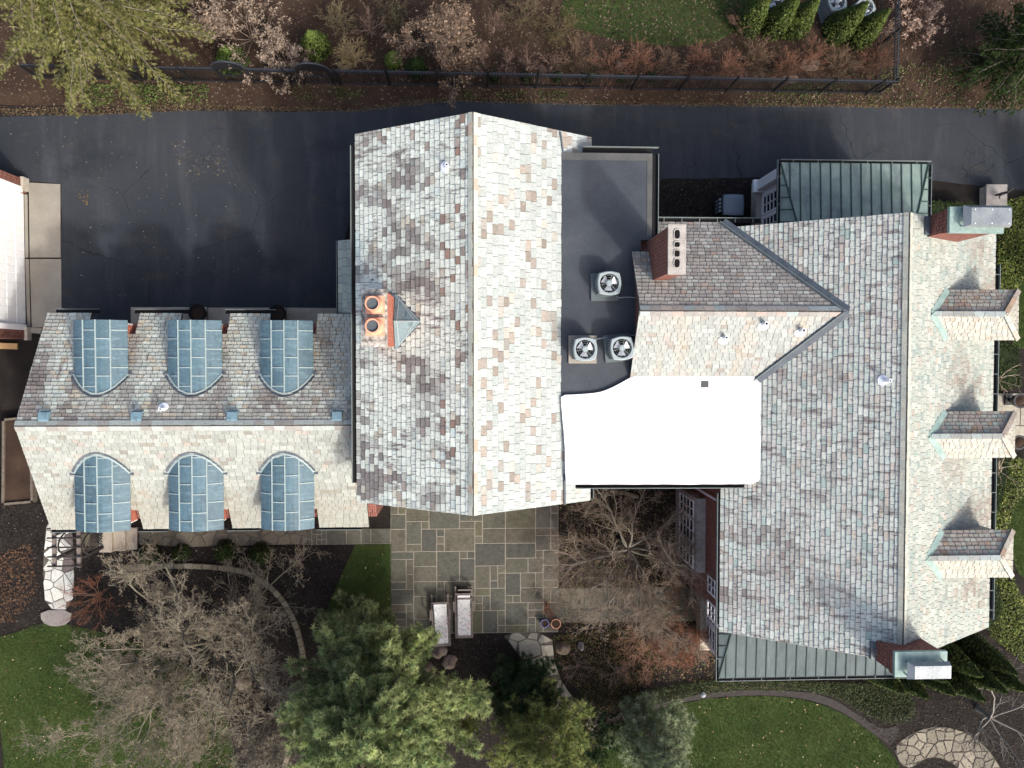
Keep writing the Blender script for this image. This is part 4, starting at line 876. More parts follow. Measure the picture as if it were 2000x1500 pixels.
w0 = W(1095, 1148); w1 = W(1400, 1212); ashlar('walk', P1.x+.01, w1.x, w1.y, w0.y, .25, 'grout_dark', pal=[((.12, .108, .088), 3), ((.10, .095, .08), 2), ((.14, .125, .10), 1)])
a0 = W(590, 1034); a1 = W(762, 1062); ashlar('walk', a0.x, P0.x-.01, a1.y, a0.y, .19, 'grout', pal=[((.10, .092, .075), 3), ((.085, .082, .07), 2)])
s0 = W(722, 1018); s1 = W(763, 1062)
e0 = W(1945, 768); e1 = W(2010, 852); ashlar('entrance_walk', e0.x-.6, e1.x, e1.y, e0.y, .42, 'grout_dark', pal=[((.30, .275, .24), 3), ((.24, .225, .195), 2)])
def voronoi_pave(name, poly, size, mat, gmat, z, pal, joint=.02, jit=.42, colf=None, zbase=None):
    """irregular flagstones: Voronoi cells clipped by the outline, each stone its own piece"""
    base = sheet(name, poly, z-.014, gmat, amp=.015); pl = [(p[0], p[1]) for p in poly]; A = np.array(pl); lo = A.min(0)-size; hi = A.max(0)+size; pts = []
    for i in range(int((hi[0]-lo[0])/size)+1):
        for j in range(int((hi[1]-lo[1])/size)+1): pts.append((lo[0]+(i+.5+(random.random()-.5)*2*jit)*size, lo[1]+(j+.5+(random.random()-.5)*2*jit)*size))
    pts = np.array(pts); inside = inpoly(pts, pl); conv = None
    for k, p in enumerate(pts):
        d = np.hypot(*(pts-p).T); nb = np.argsort(d)[1:16]; cell = [(p[0]-size*1.6, p[1]-size*1.6), (p[0]+size*1.6, p[1]-size*1.6), (p[0]+size*1.6, p[1]+size*1.6), (p[0]-size*1.6, p[1]+size*1.6)]
        for m in nb:
            q = pts[m]; mid = (p+q)/2; nv = (q-p)/max(1e-6, d[m]); mid = mid-nv*joint/2; t = np.array([-nv[1], nv[0]])
            big = 5; a = mid-t*big; b = mid+t*big; hp = [tuple(a), tuple(b), tuple(b-nv*big*2), tuple(a-nv*big*2)]; cell = clip_poly(cell, ccw(hp))
            if len(cell) < 3: break
        if len(cell) < 3: continue
        ins = inpoly(np.array(cell), pl)
        if not inside[k] and ins.sum() < 2: continue
        if not ins.all():                                    # pull stray corners back to the outline
            c0_ = np.array(p) if inside[k] else np.array(cell)[ins].mean(0); new = []
            for (x, y), ok in zip(cell, ins):
                if not ok:
                    lo_, hi_ = 0, 1
                    for _ in range(10):
                        mm = (lo_+hi_)/2
                        if inpoly(np.array([[c0_[0]+(x-c0_[0])*mm, c0_[1]+(y-c0_[1])*mm]]), pl)[0]: lo_ = mm
                        else: hi_ = mm
                    x, y = c0_[0]+(x-c0_[0])*lo_, c0_[1]+(y-c0_[1])*lo_
                new.append((x, y))
            cell = new
        if abs(area(cell)) < .012: continue
        col = pick(pal); col = colf(col, *p) if colf else col
        stone('flagstone', cell, 0, z+random.random()*.008, mat, col, base, .004)
    return base
WHITE = [((.50, .48, .455), 4), ((.44, .42, .40), 2), ((.55, .53, .50), 2)]
BROWN = [((.105, .088, .074), 3), ((.085, .075, .066), 2), ((.13, .11, .09), 1)]
voronoi_pave('garden_path', smoothpoly(pxpoly([(92, 1015), (140, 1012), (146, 1100), (143, 1190), (90, 1190), (84, 1120), (88, 1060)]), 1), .37, 'flag_pale', 'grout_dark', .035, WHITE, .022,
             colf=lambda c, x, y: lerp(c, (.13, .11, .10), 1 if x > W(128, 1080).x and y > W(0, 1120).y else 0))
stone('doorstep_slab', smoothpoly(pxpoly([(80, 1191), (142, 1190), (136, 1218), (105, 1224), (82, 1214)]), 1), 0, .06, 'flag_pale', (.20, .18, .165), None)['kind'] = 'structure'
voronoi_pave('terrace', pxpoly([(272, 1030), (600, 1034), (600, 1062), (440, 1066), (360, 1068), (272, 1062)]), .46, 'flag_pale', 'grout_dark', .05, [((.16, .138, .108), 3), ((.135, .118, .094), 2), ((.18, .155, .12), 1)], .02)
voronoi_pave('landing', smoothpoly(pxpoly([(152, 1025), (202, 1025), (202, 1075), (160, 1075), (148, 1050)]), 1), .7, 'flag_pale', 'grout_dark', .04, [((.15, .125, .09), 1), ((.12, .10, .08), 1)], .02)
st = empty('stone_steps', tuple(W(235, 1050)), 'rough stone garden steps beside the garage wall', 'steps')
sb = W(235, 1050)
for k, (a, b) in enumerate(((203, 228), (226, 250), (249, 270))):
    p = W(a, 1030); q = W(b, 1074-k*1); m = MB().box(p.x-sb.x, q.x-sb.x, q.y-sb.y, p.y-sb.y, 0, .16*(3-k)-.10+.02*k); m.build('step', 'concrete_dark', st)
voronoi_pave('flagstone_walk', smoothpoly(pxpoly([(978, 1236), (1078, 1236), (1082, 1290), (1100, 1340), (1150, 1395), (1170, 1425), (1120, 1440), (1080, 1390), (1040, 1320), (1000, 1260)]), 1), .75, 'flag_pale', 'grout_dark', .03, [((.30, .27, .225), 3), ((.26, .235, .195), 2), ((.34, .305, .26), 1)], .03, .3)
voronoi_pave('flagstone_walk', smoothpoly(pxpoly([(1745, 1460), (1765, 1440), (1810, 1418), (1870, 1422), (1920, 1450), (1955, 1500), (1975, 1560), (1900, 1560), (1880, 1505), (1840, 1478), (1805, 1480), (1780, 1500), (1760, 1495)]), 1), .40, 'flag_pale', 'grout_dark', .035, [((.19, .165, .135), 3), ((.155, .135, .11), 2), ((.22, .19, .155), 1)], .04)
sheet('gravel_path', smoothpoly(pxpoly([(1180, 1396), (1215, 1396), (1290, 1372), (1390, 1350), (1520, 1346), (1612, 1356), (1680, 1398), (1720, 1425), (1760, 1415), (1745, 1450), (1735, 1455), (1660, 1398), (1600, 1370), (1520, 1357), (1380, 1361), (1260, 1391), (1190, 1412)]), 1), .018, 'gravel', amp=.02)
def edging(name, pts, w, l, mat, label=None):
    base = empty(name, (0, 0, 0)); base['kind'] = 'structure'; P = [W(x, y) for x, y in pts]
    for _ in range(2):
        Q = [P[0]]
        for a, b in zip(P[:-1], P[1:]): Q += [a.lerp(b, .25), a.lerp(b, .75)]
        P = Q+[P[-1]]
    acc = 0; i = 0; seg = []
    tot = sum((b-a).length for a, b in zip(P[:-1], P[1:]))
    def at(t):
        for a, b in zip(P[:-1], P[1:]):
            L = (b-a).length
            if t <= L: return a.lerp(b, t/L), (b-a).normalized()
            t -= L
        return P[-1], (P[-1]-P[-2]).normalized()
    t = 0
    while t < tot-.1:
        ll = l*(.7+.6*random.random()); p, d = at(t+.01); q, e = at(min(tot, t+ll-.012)); s = V3(-d.y, d.x, 0)*w/2; s2 = V3(-e.y, e.x, 0)*w/2*(.85+.3*random.random())
        stone('edging_stone', [p-s, q-s2, q+s2, p+s], 0, .09+random.random()*.05, mat, pick([((.17, .145, .11), 3), ((.13, .115, .09), 2), ((.20, .175, .14), 1)]), base); t += ll
edging('stone_edging', [(243, 1110), (300, 1105), (370, 1104), (440, 1108), (490, 1118), (530, 1145), (560, 1180), (580, 1220), (592, 1270), (598, 1330), (592, 1390), (570, 1450), (552, 1510)], .19, .3, 'flag_pale')
edging('stone_edging', [(1140, 1010), (1150, 985), (1180, 965), (1215, 960), (1250, 972)], .14, .3, 'flag_pale')

# ------------------------------------------------------------------ THINGS
def copy_tree(o, parent=None, loc=None, rz=None, label=None):
    c = o.copy(); COL.objects.link(c); c.parent = parent
    if loc is not None: c.location = loc
    if rz is not None: c.rotation_euler = (0, 0, rz)
    if label: c['label'] = label
    for ch in list(o.children): copy_tree(ch, c)
    return c
# --- brick garage across the yard, white door towards the house
gb = W(54, 500); gN = W(54, 352).y; gS = W(54, 662).y; dN = W(50, 378).y; dS = W(52, 636).y
G2 = empty('garage', (gb.x, (gN+gS)/2, 0), 'red brick garage with a wide white panelled door at the photo edge', 'garage'); oy = (gN+gS)/2
gm = MB(); gm.box(-6, 0, gS-oy, dS-oy, 0, 3.0); gm.box(-6, 0, dN-oy, gN-oy, 0, 3.0); gm.box(-6, 0, dS-oy, dN-oy, 2.35, 3.0); gm.box(-6, -5.7, dS-oy, dN-oy, 0, 2.35)
gm.build('wall', 'brick', G2, uv=True)
MB().box(-.02, .10, dN-oy+.06, gN-oy+.05, 0, .38).build('stone_base', 'limestone', G2); MB().box(-.02, .10, gS-oy-.05, dS-oy-.06, 0, .30).build('stone_base', 'limestone', G2)
MB().box(-.16, .03, dN-oy-.02, dN-oy+.18, .30, 2.5).box(-.16, .03, dS-oy-.18, dS-oy+.02, .18, 2.5).box(-.16, .04, dS-oy-.18, dN-oy+.18, 2.352, 2.55).build('door_frame', 'white_paint', G2)
dr = MB().box(-.16, -.10, dS-oy+.02, dN-oy-.02, .02, 2.35).build('garage_door', 'white_paint', G2)
for r_ in range(4):
    n = 16
    for k in range(n):
        y = dS-oy+.06+(dN-dS-.12)*k/n; w = (dN-dS-.12)/n; z = .06+r_*.572; MB().box(-.10, -.082, y+.02, y+w-.02, z+.03, z+.54).build('door_panel', 'white_paint', dr)
rf = Slope((gb.x+.3, gS-.3), (-1, 0), 2.95, 4.6, 3.3)
rm = MB(); L = gN-gS+.6
rm.add([(.3, gS-oy-.3, 2.98), (.3, gN-oy+.3, 2.98), (-3, gN-oy+.3, 4.6), (-3, gS-oy-.3, 4.6), (-6.3, gS-oy-.3, 2.98), (-6.3, gN-oy+.3, 2.98)], [(0, 1, 2, 3), (3, 2, 5, 4)]); rm.build('roof', 'deck', G2)
# --- iron fence with finials, two arched gates, a return to the north
FH = 1.5
def fence(name, A, B, posts, label, skip=()):
    base = (A+B)/2; o = empty(name, tuple(base), label, 'fence'); a = A-base; b = B-base; d = (b-a); L = d.length; d.normalize()
    def gap(t): return any(s0 < t < s1 for s0, s1 in skip)
    pk = MB(); t = .06
    while t < L-.03:
        if not gap(t): q = a+d*t; pk.box(q.x-.009, q.x+.009, q.y-.009, q.y+.009, .08, FH-.02); pk.add([(q.x-.011, q.y-.011, FH-.02), (q.x+.011, q.y-.011, FH-.02), (q.x+.011, q.y+.011, FH-.02), (q.x-.011, q.y+.011, FH-.02), (q.x, q.y, FH+.07)], [(0, 1, 4), (1, 2, 4), (2, 3, 4), (3, 0, 4)])
        t += .105
    pk.build('pickets', 'black_iron', o, kind='stuff')
    edges = [0]+[x for s in skip for x in s]+[L]
    for i in range(0, len(edges), 2):
        p, q = a+d*edges[i], a+d*edges[i+1]
        for z, mt in ((.13, 'black_iron'), (FH-.28, 'black_iron'), (FH-.08, 'iron_blue')): MB().bar(p+V3(0, 0, z), q+V3(0, 0, z), .045, .04).build('rail', mt, o)
    t = 0
    while t <= L+.01:
        if not gap(t): q = a+d*t; MB().box(q.x-.035, q.x+.035, q.y-.035, q.y+.035, 0, FH+.04).add([(q.x-.045, q.y-.045, FH+.04), (q.x+.045, q.y-.045, FH+.04), (q.x+.045, q.y+.045, FH+.04), (q.x-.045, q.y+.045, FH+.04), (q.x, q.y, FH+.12)], [(0, 1, 4), (1, 2, 4), (2, 3, 4), (3, 0, 4)]).build('post', 'black_iron', o)
        t += posts
    return o
fA = W(80, 154); fB = W(1714, 184); fd = (fB-fA).normalized()
def tt(px): return (W(px, 166)-fA).dot(fd)
fence('iron_fence', fA, fB, 1.83, 'long black iron picket fence along the driveway', [(tt(440), tt(500)), (tt(594), tt(656))])
fence('iron_fence', fB+V3(0, .03, 0), fB+V3(.05, 6.5, 0), 1.83, 'short black iron fence return running away from the driveway corner')
def gate(p0, p1, label):
    a, b = fA+fd*p0, fA+fd*p1; base = (a+b)/2; o = empty('garden_gate', tuple(base), label, 'gate', 'arched garden gates'); w = (b-a).length/2
    for s in (-1, 1): q = fd*(w-.04)*s; MB().box(q.x-.04, q.x+.04, q.y-.04, q.y+.04, 0, FH+.05).build('gate_post', 'black_iron', o)
    bars = MB(); n = 11
    for k in range(1, n): q = fd*(w*(2*k/n-1)); bars.box(q.x-.009, q.x+.009, q.y-.009, q.y+.009, .06, FH-.1)
    bars.build('gate_bars', 'black_iron', o, kind='stuff')
    for z in (.12, .75, FH-.1): MB().bar(fd*-w+V3(0, 0, z), fd*w+V3(0, 0, z), .04, .05).build('gate_rail', 'black_iron', o)
    ar = MB(); pts = [fd*(w*math.cos(t))+V3(0, 0, FH-.05+.62*math.sin(t)) for t in np.linspace(0, math.pi, 17)]
    nn = V3(-fd.y, fd.x, 0)*.025; v = [p+nn for p in pts]+[p-nn for p in pts]; k = len(pts)
    ar.add(v, [tuple(range(k)), tuple(range(2*k-1, k-1, -1))]+[(i, i+k, i+k+1, i+1) for i in range(k-1)]); ar.build('arch_panel', 'black_iron', o)
    MB().tube(pts, .03, 6).build('arch_rail', 'iron_blue', o); return o
gate(tt(440), tt(500), 'arched black gate left of the dried hydrangea'); gate(tt(594), tt(656), 'arched black gate right of the dried hydrangea')

# --- air conditioners
def ac_unit(name, loc, rz, label, cat='air conditioner', pad='ac_side', padsz=.42, padoff=(0, 0), s=.36, h=.62, group='condensers on the flat roof'):
    o = empty(name, tuple(loc), label, cat, group); o.rotation_euler = (0, 0, rz)
    MB().box(-padsz+padoff[0], padsz+padoff[0], -padsz+padoff[1], padsz+padoff[1], 0, .06).build('pad', pad, o)
    n = 32; ang = [2*math.pi*k/n for k in range(n)]
    def sq(r, t): f = 1/max(abs(math.cos(t)), abs(math.sin(t)))**.5; return (r*f*math.cos(t), r*f*math.sin(t))
    body = MB().lathe([(s*.95, .06), (s*.95, h)], (0, 0), n, .5); cb = body.build('cabinet', 'ac_side', o)
    fins = MB()
    for k in range(n):
        for dz in (0,): x, y = sq(s*.965, ang[k]); fins.box(x-.014, x+.014, y-.014, y+.014, .08, h-.03)
    for z in (.2, .34, .48): fins.lathe([(s*.98, z), (s*.98, z+.03)], (0, 0), n, .5)
    fins.build('louvres', 'ac_grey', cb, kind='stuff')
    top = MB(); v = []
    for (r, z, q) in ((s*1.0, h-.05, 1), (s*1.0, h+.02, 1), (s*.93, h+.05, 1), (s*.80, h+.045, 0), (s*.78, h-.01, 0), (s*.78, h-.2, 0)):
        v += [(*(sq(r, t) if q else (r*math.cos(t), r*math.sin(t))), z) for t in ang]
    top.add(v, [(i*n+k, i*n+(k+1) % n, (i+1)*n+(k+1) % n, (i+1)*n+k) for i in range(5) for k in range(n)]); top.build('top_cover', 'ac_grey', o, smooth=False)
    MB().lathe([(s*.79, h-.19), (0, h-.19)], (0, 0), n).build('fan_well', 'hollow_shade', o)
    bl = MB()
    for k in range(3):
        a0 = k*2.094+.4; v = []
        for r in (.07, .18, s*.72):
            for dt, dz in ((-.52, -.07), (.52, -.02)): v.append((r*math.cos(a0+dt), r*math.sin(a0+dt), h+dz))
        bl.add(v, [(0, 2, 3, 1), (2, 4, 5, 3)])
    bl.build('fan_blade', 'fan_blade', o)
    MB().lathe([(.09, h-.05), (.085, h+.05), (0, h+.055)], (0, 0), 16).build('fan_hub', 'ac_grey', o)
    gd = MB()
    for k in range(6): t = k*math.pi/3+.2; gd.bar((0, 0, h+.04), (s*.8*math.cos(t), s*.8*math.sin(t), h+.045), .008, .008)
    for r in (s*.3, s*.48, s*.64): gd.tube([(r*math.cos(t), r*math.sin(t), h+.047) for t in np.linspace(0, 2*math.pi, 25)], .003, 4)
    gd.build('fan_guard', 'ac_grey', o); return o
z = FZ+.012
def acp(px, py, zz, h=.62): return tuple(W(px, py, zz+h).xy)+(zz,)
ac_unit('air_conditioner', acp(1190, 553, z), .02, 'grey fan condenser standing alone nearer the chimney', padoff=(-.05, -.06))
ac_unit('air_conditioner', acp(1143, 682, z), .9, 'grey fan condenser on a pale square pad', pad='concrete', padsz=.43, padoff=(0, 0)).rotation_euler = (0, 0, 0)
ac_unit('air_conditioner', acp(1215, 680, z), .1, 'grey fan condenser close against the pink slate wing', padoff=(-.02, .02))
for i, (x, y, lb) in enumerate(((1512, -2, 'pale condenser half hidden behind the leftmost arborvitae'), (1635, 3, 'pale fan condenser in the middle of the row behind the arborvitae'), (1690, 14, 'pale fan condenser nearest the fence return'))):
    ac_unit('air_conditioner', acp(x, y, 0, .75), .3*i, lb, s=.35, h=.75, group='condensers by the north lawn')
pipe = MB(); p1 = Vector(acp(1208, 575, FZ)); p2 = Vector((5.0, W(1250, 582, FZ).y, FZ)); pipe.tube([p1+V3(.0, 0, .12), p1+V3(.12, -.05, .05), p1.lerp(p2, .5)+V3(0, 0, .04), p2+V3(0, 0, .05)], .018); tag(pipe.build('refrigerant_line', 'ac_grey'), 'thin refrigerant pipe from the lone condenser to the slate wing', 'pipe')
pipe = MB(); p1 = Vector(acp(1165, 662, FZ)); p2 = Vector((4.95, W(1240, 655, FZ).y, FZ)); pipe.tube([p1+V3(0, 0, .1), p1.lerp(p2, .3)+V3(0, .03, .05), p1.lerp(p2, .6)+V3(0, .05, .04), p2+V3(0, 0, .05)], .016); tag(pipe.build('refrigerant_line', 'ac_grey'), 'thin refrigerant pipe from the padded condenser to the slate wing', 'pipe')
# dark generator box on the mulch
gp = W(1433, 400, .8); ge = empty('generator', (gp.x, gp.y, 0), 'dark generator cabinet with blue-grey lid on the mulch bed', 'generator')
MB().lathe([(.40, 0), (.42, .1), (.44, .72), (.40, .76)], (0, 0), 24, .8).build('cabinet', 'black_iron', ge)
lid = MB().lathe([(.40, .76), (.385, .80), (.30, .82), (0, .83)], (0, 0), 24, .82); lo_ = lid.build('lid', 'ac_lid', ge)
for k in range(4): MB().box(-.50, -.44, -.24+k*.14, -.15+k*.14, .12, .66).build('grille', 'cap_metal', ge)

# --- chaise longues with printed cushions
def chaise(px, py, rz, label, clabel, back):
    p = W(px, py, .38); o = empty('chaise_longue', (p.x, p.y, 0), label, 'lounge chair', 'chaise longues on the patio'); o.rotation_euler = (0, 0, rz); w, l = .31, .78
    for s in (-1, 1):
        MB().box(s*w-.03, s*w+.03, -l-.12, l+.32, .24, .31).build('side_rail', 'teak', o)
        for yy in (-l-.05, l+.2): MB().box(s*w-.03, s*w+.03, yy-.03, yy+.03, 0, .24).build('leg', 'teak', o)
        MB().box(s*(w+.055)-.03, s*(w+.055)+.03, .18, .58, .50, .53).build('armrest', 'teak', o)
        MB().box(s*(w+.055)-.02, s*(w+.055)+.02, .22, .26, .3, .50).build('arm_post', 'teak', o)
    MB().box(-w, w, -l-.12, -l-.03, .25, .315).build('foot_rail', 'teak', o)
    for k in range(10): x = -w+.05+k*(2*w-.1)/9; MB().box(x-.018, x+.018, -l-.03, .25, .255, .30).build('slat', 'teak', o)
    by = .32; bh = back
    for k in range(5): x = -w+.07+k*(2*w-.14)/4; MB().bar((x, by, .30), (x, by+.5, .30+bh), .045, .025).build('back_slat', 'teak', o)
    MB().bar((-w-.0, by+.52, .32+bh), (w, by+.52, .32+bh), .05, .06).build('back_rail', 'teak', o)
    c = bpy.data.objects.new('tmp', None)
    m = MB(); cw = .255; pr = [(-l+.0, .305, .06), (by, .305, .06), (by+.48, .31+bh, .06)]; v = []
    for y, zz, t in pr: v += [(-cw, y, zz), (cw, y, zz), (cw-.02, y, zz+t), (-cw+.02, y, zz+t)]
    m.add(v, [(0, 1, 2, 3), (8, 11, 10, 9)]+[(4*i+a, 4*i+4+a, 4*i+4+(a+1) % 4, 4*i+(a+1) % 4) for i in range(2) for a in range(4)])
    cu = m.build('lounge_cushion', 'cushion'); bv = cu.modifiers.new('b', 'BEVEL'); bv.width = .018; bv.segments = 2
    cu.location = (p.x, p.y, .004); cu.rotation_euler = (0, 0, rz); tag(cu, clabel, 'cushion', 'printed lounge cushions'); return o
chaise(861, 1218, math.radians(2.5), 'weathered teak chaise longue nearer the tall pine', 'ring-printed white cushion on the chaise nearer the pine', .18)
chaise(906, 1202, math.radians(.8), 'weathered teak chaise longue with folding head frame, farther from the pine', 'ring-printed white cushion on the chaise farther from the pine', .10)
# side table with shelf standing at the head of the second chaise
tb = W(908, 1160, .4); to_ = empty('side_table', (tb.x, tb.y, 0), 'small dark wooden side table at the head of a chaise longue', 'table')
for sx in (-1, 1):
    for sy in (-1, 1): MB().box(sx*.24-.025, sx*.24+.025, sy*.17-.025, sy*.17+.025, 0, .45).build('leg', 'dark_wood', to_)
for sy in (-1, 1): MB().box(-.26, .26, sy*.17-.03, sy*.17+.03, .45, .48).build('top_rail', 'teak', to_)
MB().box(-.215, .215, -.14, .14, .2, .22).build('shelf', 'dark_wood', to_)

# --- garden arbour over the path
p = W(130, 1068, 2.1); ab = empty('garden_arbour', (p.x, p.y, 0), 'grey timber arbour over the pale garden path', 'arbour')
hx = .42; hy = .72
for sx in (-1, 1):
    for sy in (-1, 1): MB().box(sx*hx-.05, sx*hx+.05, sy*hy*.6-.05, sy*hy*.6+.05, 0, 2.05).build('post', 'dark_wood', ab)
    MB().box(sx*hx-.06, sx*hx+.06, -hy, hy, 2.05, 2.14).build('beam', 'teak', ab)
    br = MB()
    for sy in (-1, 1):
        pts = [V3(sx*hx+.10, sy*.40*math.cos(t), 1.35+.68*math.sin(t)) for t in np.linspace(.15, math.pi/2, 8)]; br.tube(pts, .03, 5)
    br.build('curved_brace', 'dark_wood', ab)
for k in range(5): y = -hy+.06+k*(2*hy-.12)/4; MB().box(-hx-.2, hx+.14, y-.02, y+.02, 2.14, 2.22).build('rafter', 'dark_wood', ab)
lt = MB()
for k in range(9):
    y0_ = -.42+k*.1; lt.bar((hx, y0_, .15), (hx, min(.42, y0_+.5), .15+1.2), .02, .02); lt.bar((hx+.015, y0_, 1.35), (hx+.015, min(.42, y0_+.5), .15), .02, .02)
    lt.bar((-hx+.1*k, -.43, .15), (-hx+.1*k, -.43, 1.6), .02, .02)
lt.build('lattice', 'dark_wood', ab, kind='stuff')
# --- raised beds, plank
def raised_bed(pts, label, h=.32):
    P = [W(*q, h) for q in pts]; c = sum(P, Vector())/4; o = empty('raised_bed', (c.x, c.y, 0), label, 'planter box')
    for i in range(4):
        a, b = P[i]-c, P[(i+1) % 4]-c; a.z = b.z = h/2; d = (b-a).normalized()*.04
        MB().bar(a-d, b+d, .085, h).build('timber', 'bed_timber', o)
    MB().prism(ccw([(q.x-c.x, q.y-c.y) for q in P]), .0, h-.08).build('soil_fill', 'brown_soil', o)
raised_bed([(6, 820), (58, 815), (62, 980), (5, 985)], 'weathered timber raised bed beside the garage gable')
bp = W(16, 676, .1); pl = MB().box(-.42, .34, -.11, -.002, .09, .13).box(-.42, .34, .002, .11, .09, .13).box(-.3, -.22, -.1, .1, 0, .09).box(.15, .23, -.1, .1, 0, .09); po_ = pl.build('timber_bench', 'new_timber'); po_.location = (bp.x, bp.y, 0); po_.rotation_euler = (0, 0, -.03); tag(po_, 'short bench of new yellow timber by the brick garage', 'bench')
# --- pots and planters
def planter(px, py, r, h, mat, label, rim=.03, soilm='brown_soil', z0=0.0, cat='planter', group=None):
    p = W(px, py, h); o = empty('planter', (p.x, p.y, z0), label, cat, group)
    MB().lathe([(0, 0), (r*.65, 0), (r*.8, h*.4), (r*.95, h*.9), (r, h), (r-rim, h), (r-rim-.01, h-.06)], (0, 0), 28).build('pot', mat, o, smooth=False)
    MB().lathe([(r-rim, h-.05), (0, h-.04)], (0, 0), 24).build('soil_fill', soilm, o); return o
planter(1064, 1218, .165, .30, 'glaze_blue', 'blue glazed round pot on the patio corner'); planter(1086, 1219, .19, .28, 'terracotta', 'empty terracotta pot beside the blue pot', .025)
planter(385, 611, .33, .45, 'rubber', 'round black planter between the left and middle north dormers', .09, group='black planters at the garage doors'); planter(541, 612, .33, .45, 'rubber', 'round black planter between the middle and right north dormers', .09, group='black planters at the garage doors')
# path light
p = W(1374, 1358, .3); lg_ = empty('path_light', (p.x, p.y, 0), 'small round metal path light by the gravel curve', 'lamp'); MB().lathe([(.0, .0), (.02, .0), (.02, .25)], (0, 0), 8).build('stake', 'black_iron', lg_); MB().lathe([(.12, .25), (.10, .29), (.03, .33), (0, .335)], (0, 0), 20).build('hood', 'cap_metal', lg_)
# boulders
def boulder(px, py, rx, ry, h, label, seed, mat='boulder', z0=-.03):
    p = W(px, py, h*.5); v = []; n, m = 20, 9
    for j in range(m+1):
        t = math.pi/2*j/m*1.15-.2
        for k in range(n):
            a = 2*math.pi*k/n; d = V3(math.cos(a)*math.cos(t), math.sin(a)*math.cos(t), math.sin(t)); q = 1+.30*mnoise.noise(d*1.3+V3(seed, 0, 0))+.12*mnoise.noise(d*3.2+V3(0, seed, 0))
            q = round(q*9)/9*.5+q*.5; v.append((d.x*rx*q, d.y*ry*q, z0+max(-.1, d.z*h*q)))
    f = [(j*n+k, j*n+(k+1) % n, (j+1)*n+(k+1) % n, (j+1)*n+k) for j in range(m) for k in range(n)]+[tuple(range(m*n, (m+1)*n))]
    o = pobj('boulder', v, f, mat, smooth=True); o.location = (p.x, p.y, 0); return tag(o, label, 'rock', 'garden boulders')
boulder(856, 1276, .33, .26, .34, 'pinkish boulder right below the chaise longue', 1.0); boulder(877, 1295, .31, .30, .30, 'brown boulder touching the pinkish one', 5.2); boulder(833, 1312, .30, .34, .3, 'mossy boulder half under the pine', 8.1)
boulder(1101, 1269, .30, .26, .30, 'tan boulder beside the flagstone walk', 3.7); boulder(1051, 1420, .34, .28, .25, 'pale boulder under the dark young pine', 6.4); boulder(470, 1335, .34, .28, .4, 'upright grey boulder beneath the big bare tree', 2.2)
boulder(1210, 128, .2, .2, .18, 'low grey stone among the saplings', 9.3); boulder(1583, 124, .40, .28, .22, 'pale flat stone under the red-twig shrubs', 4.4); boulder(1545, 152, .30, .18, .16, 'small pale stone at the fence foot', 7.7)
# little pale stone animal in the courtyard bed
p = W(1136, 1266, .3); so_ = MB().lathe([(.0, 0), (.12, .0), (.13, .1), (.10, .22), (.06, .27), (.075, .32), (.07, .38), (.0, .42)], (0, 0), 12).lathe([(.0, .36), (.02, .38), (.015, .46), (0, .47)], (-.04, 0), 6).lathe([(.0, .36), (.02, .38), (.015, .46), (0, .47)], (.04, 0), 6).lathe([(.0, .0), (.055, .02), (.05, .1), (0, .12)], (.05, .11), 8).lathe([(.0, .0), (.055, .02), (.05, .1), (0, .12)], (-.05, .11), 8)
so_ = so_.build('garden_ornament', 'cement_pale', smooth=True); so_.location = (p.x, p.y, 0); tag(so_, 'small pale stone ornament right of the tan boulder', 'ornament')
# --- stone pedestal with a dark bronze figure
p = W(1947, 381, .5); ped = empty('statue_pedestal', (p.x, p.y, 0), 'square pale stone pedestal at the drive edge', 'pedestal'); MB().box(-.36, .36, -.36, .36, 0, .42).build('shaft', 'limestone', ped); MB().box(-.41, .41, -.41, .41, .42, .50).build('top_slab', 'cement_pale', ped)
def skinned(name, nodes, edges, mat, loc, rz=0, sub=1):
    me = bpy.data.meshes.new(name); me.from_pydata([n[:3] for n in nodes], edges, []); o = bpy.data.objects.new(name, me); COL.objects.link(o); me.materials.append(MATS[mat])
    sk = o.modifiers.new('skin', 'SKIN'); sk.use_smooth_shade = True
    for i, n in enumerate(nodes): me.skin_vertices[0].data[i].radius = (n[3], n[3]); 
    me.skin_vertices[0].data[0].use_root = True; o.modifiers.new('s', 'SUBSURF').levels = sub; o.modifiers['s'].render_levels = sub; o.location = loc; o.rotation_euler = (0, 0, rz); return o
sk_n = [(0, 0, .40, .09), (0, 0, .62, .085), (.02, 0, .76, .05), (.04, 0, .86, .075), (-.07, 0, .20, .055), (-.08, .04, .02, .045), (.08, .02, .22, .055), (.12, -.04, .02, .045), (-.14, 0, .60, .04), (-.22, -.1, .48, .03), (-.18, -.2, .42, .028), (.14, .0, .62, .04), (.28, .04, .66, .032), (.40, .08, .74, .025)]
fig = skinned('statue', sk_n, [(0, 1), (1, 2), (2, 3), (0, 4), (4, 5), (0, 6), (6, 7), (1, 8), (8, 9), (9, 10), (1, 11), (11, 12), (12, 13)], 'bronze', (p.x-.02, p.y-.02, .50), .3); fig.scale = (.8, .8, .8); tag(fig, 'small dark bronze figure with outstretched arm on the pedestal', 'statue')
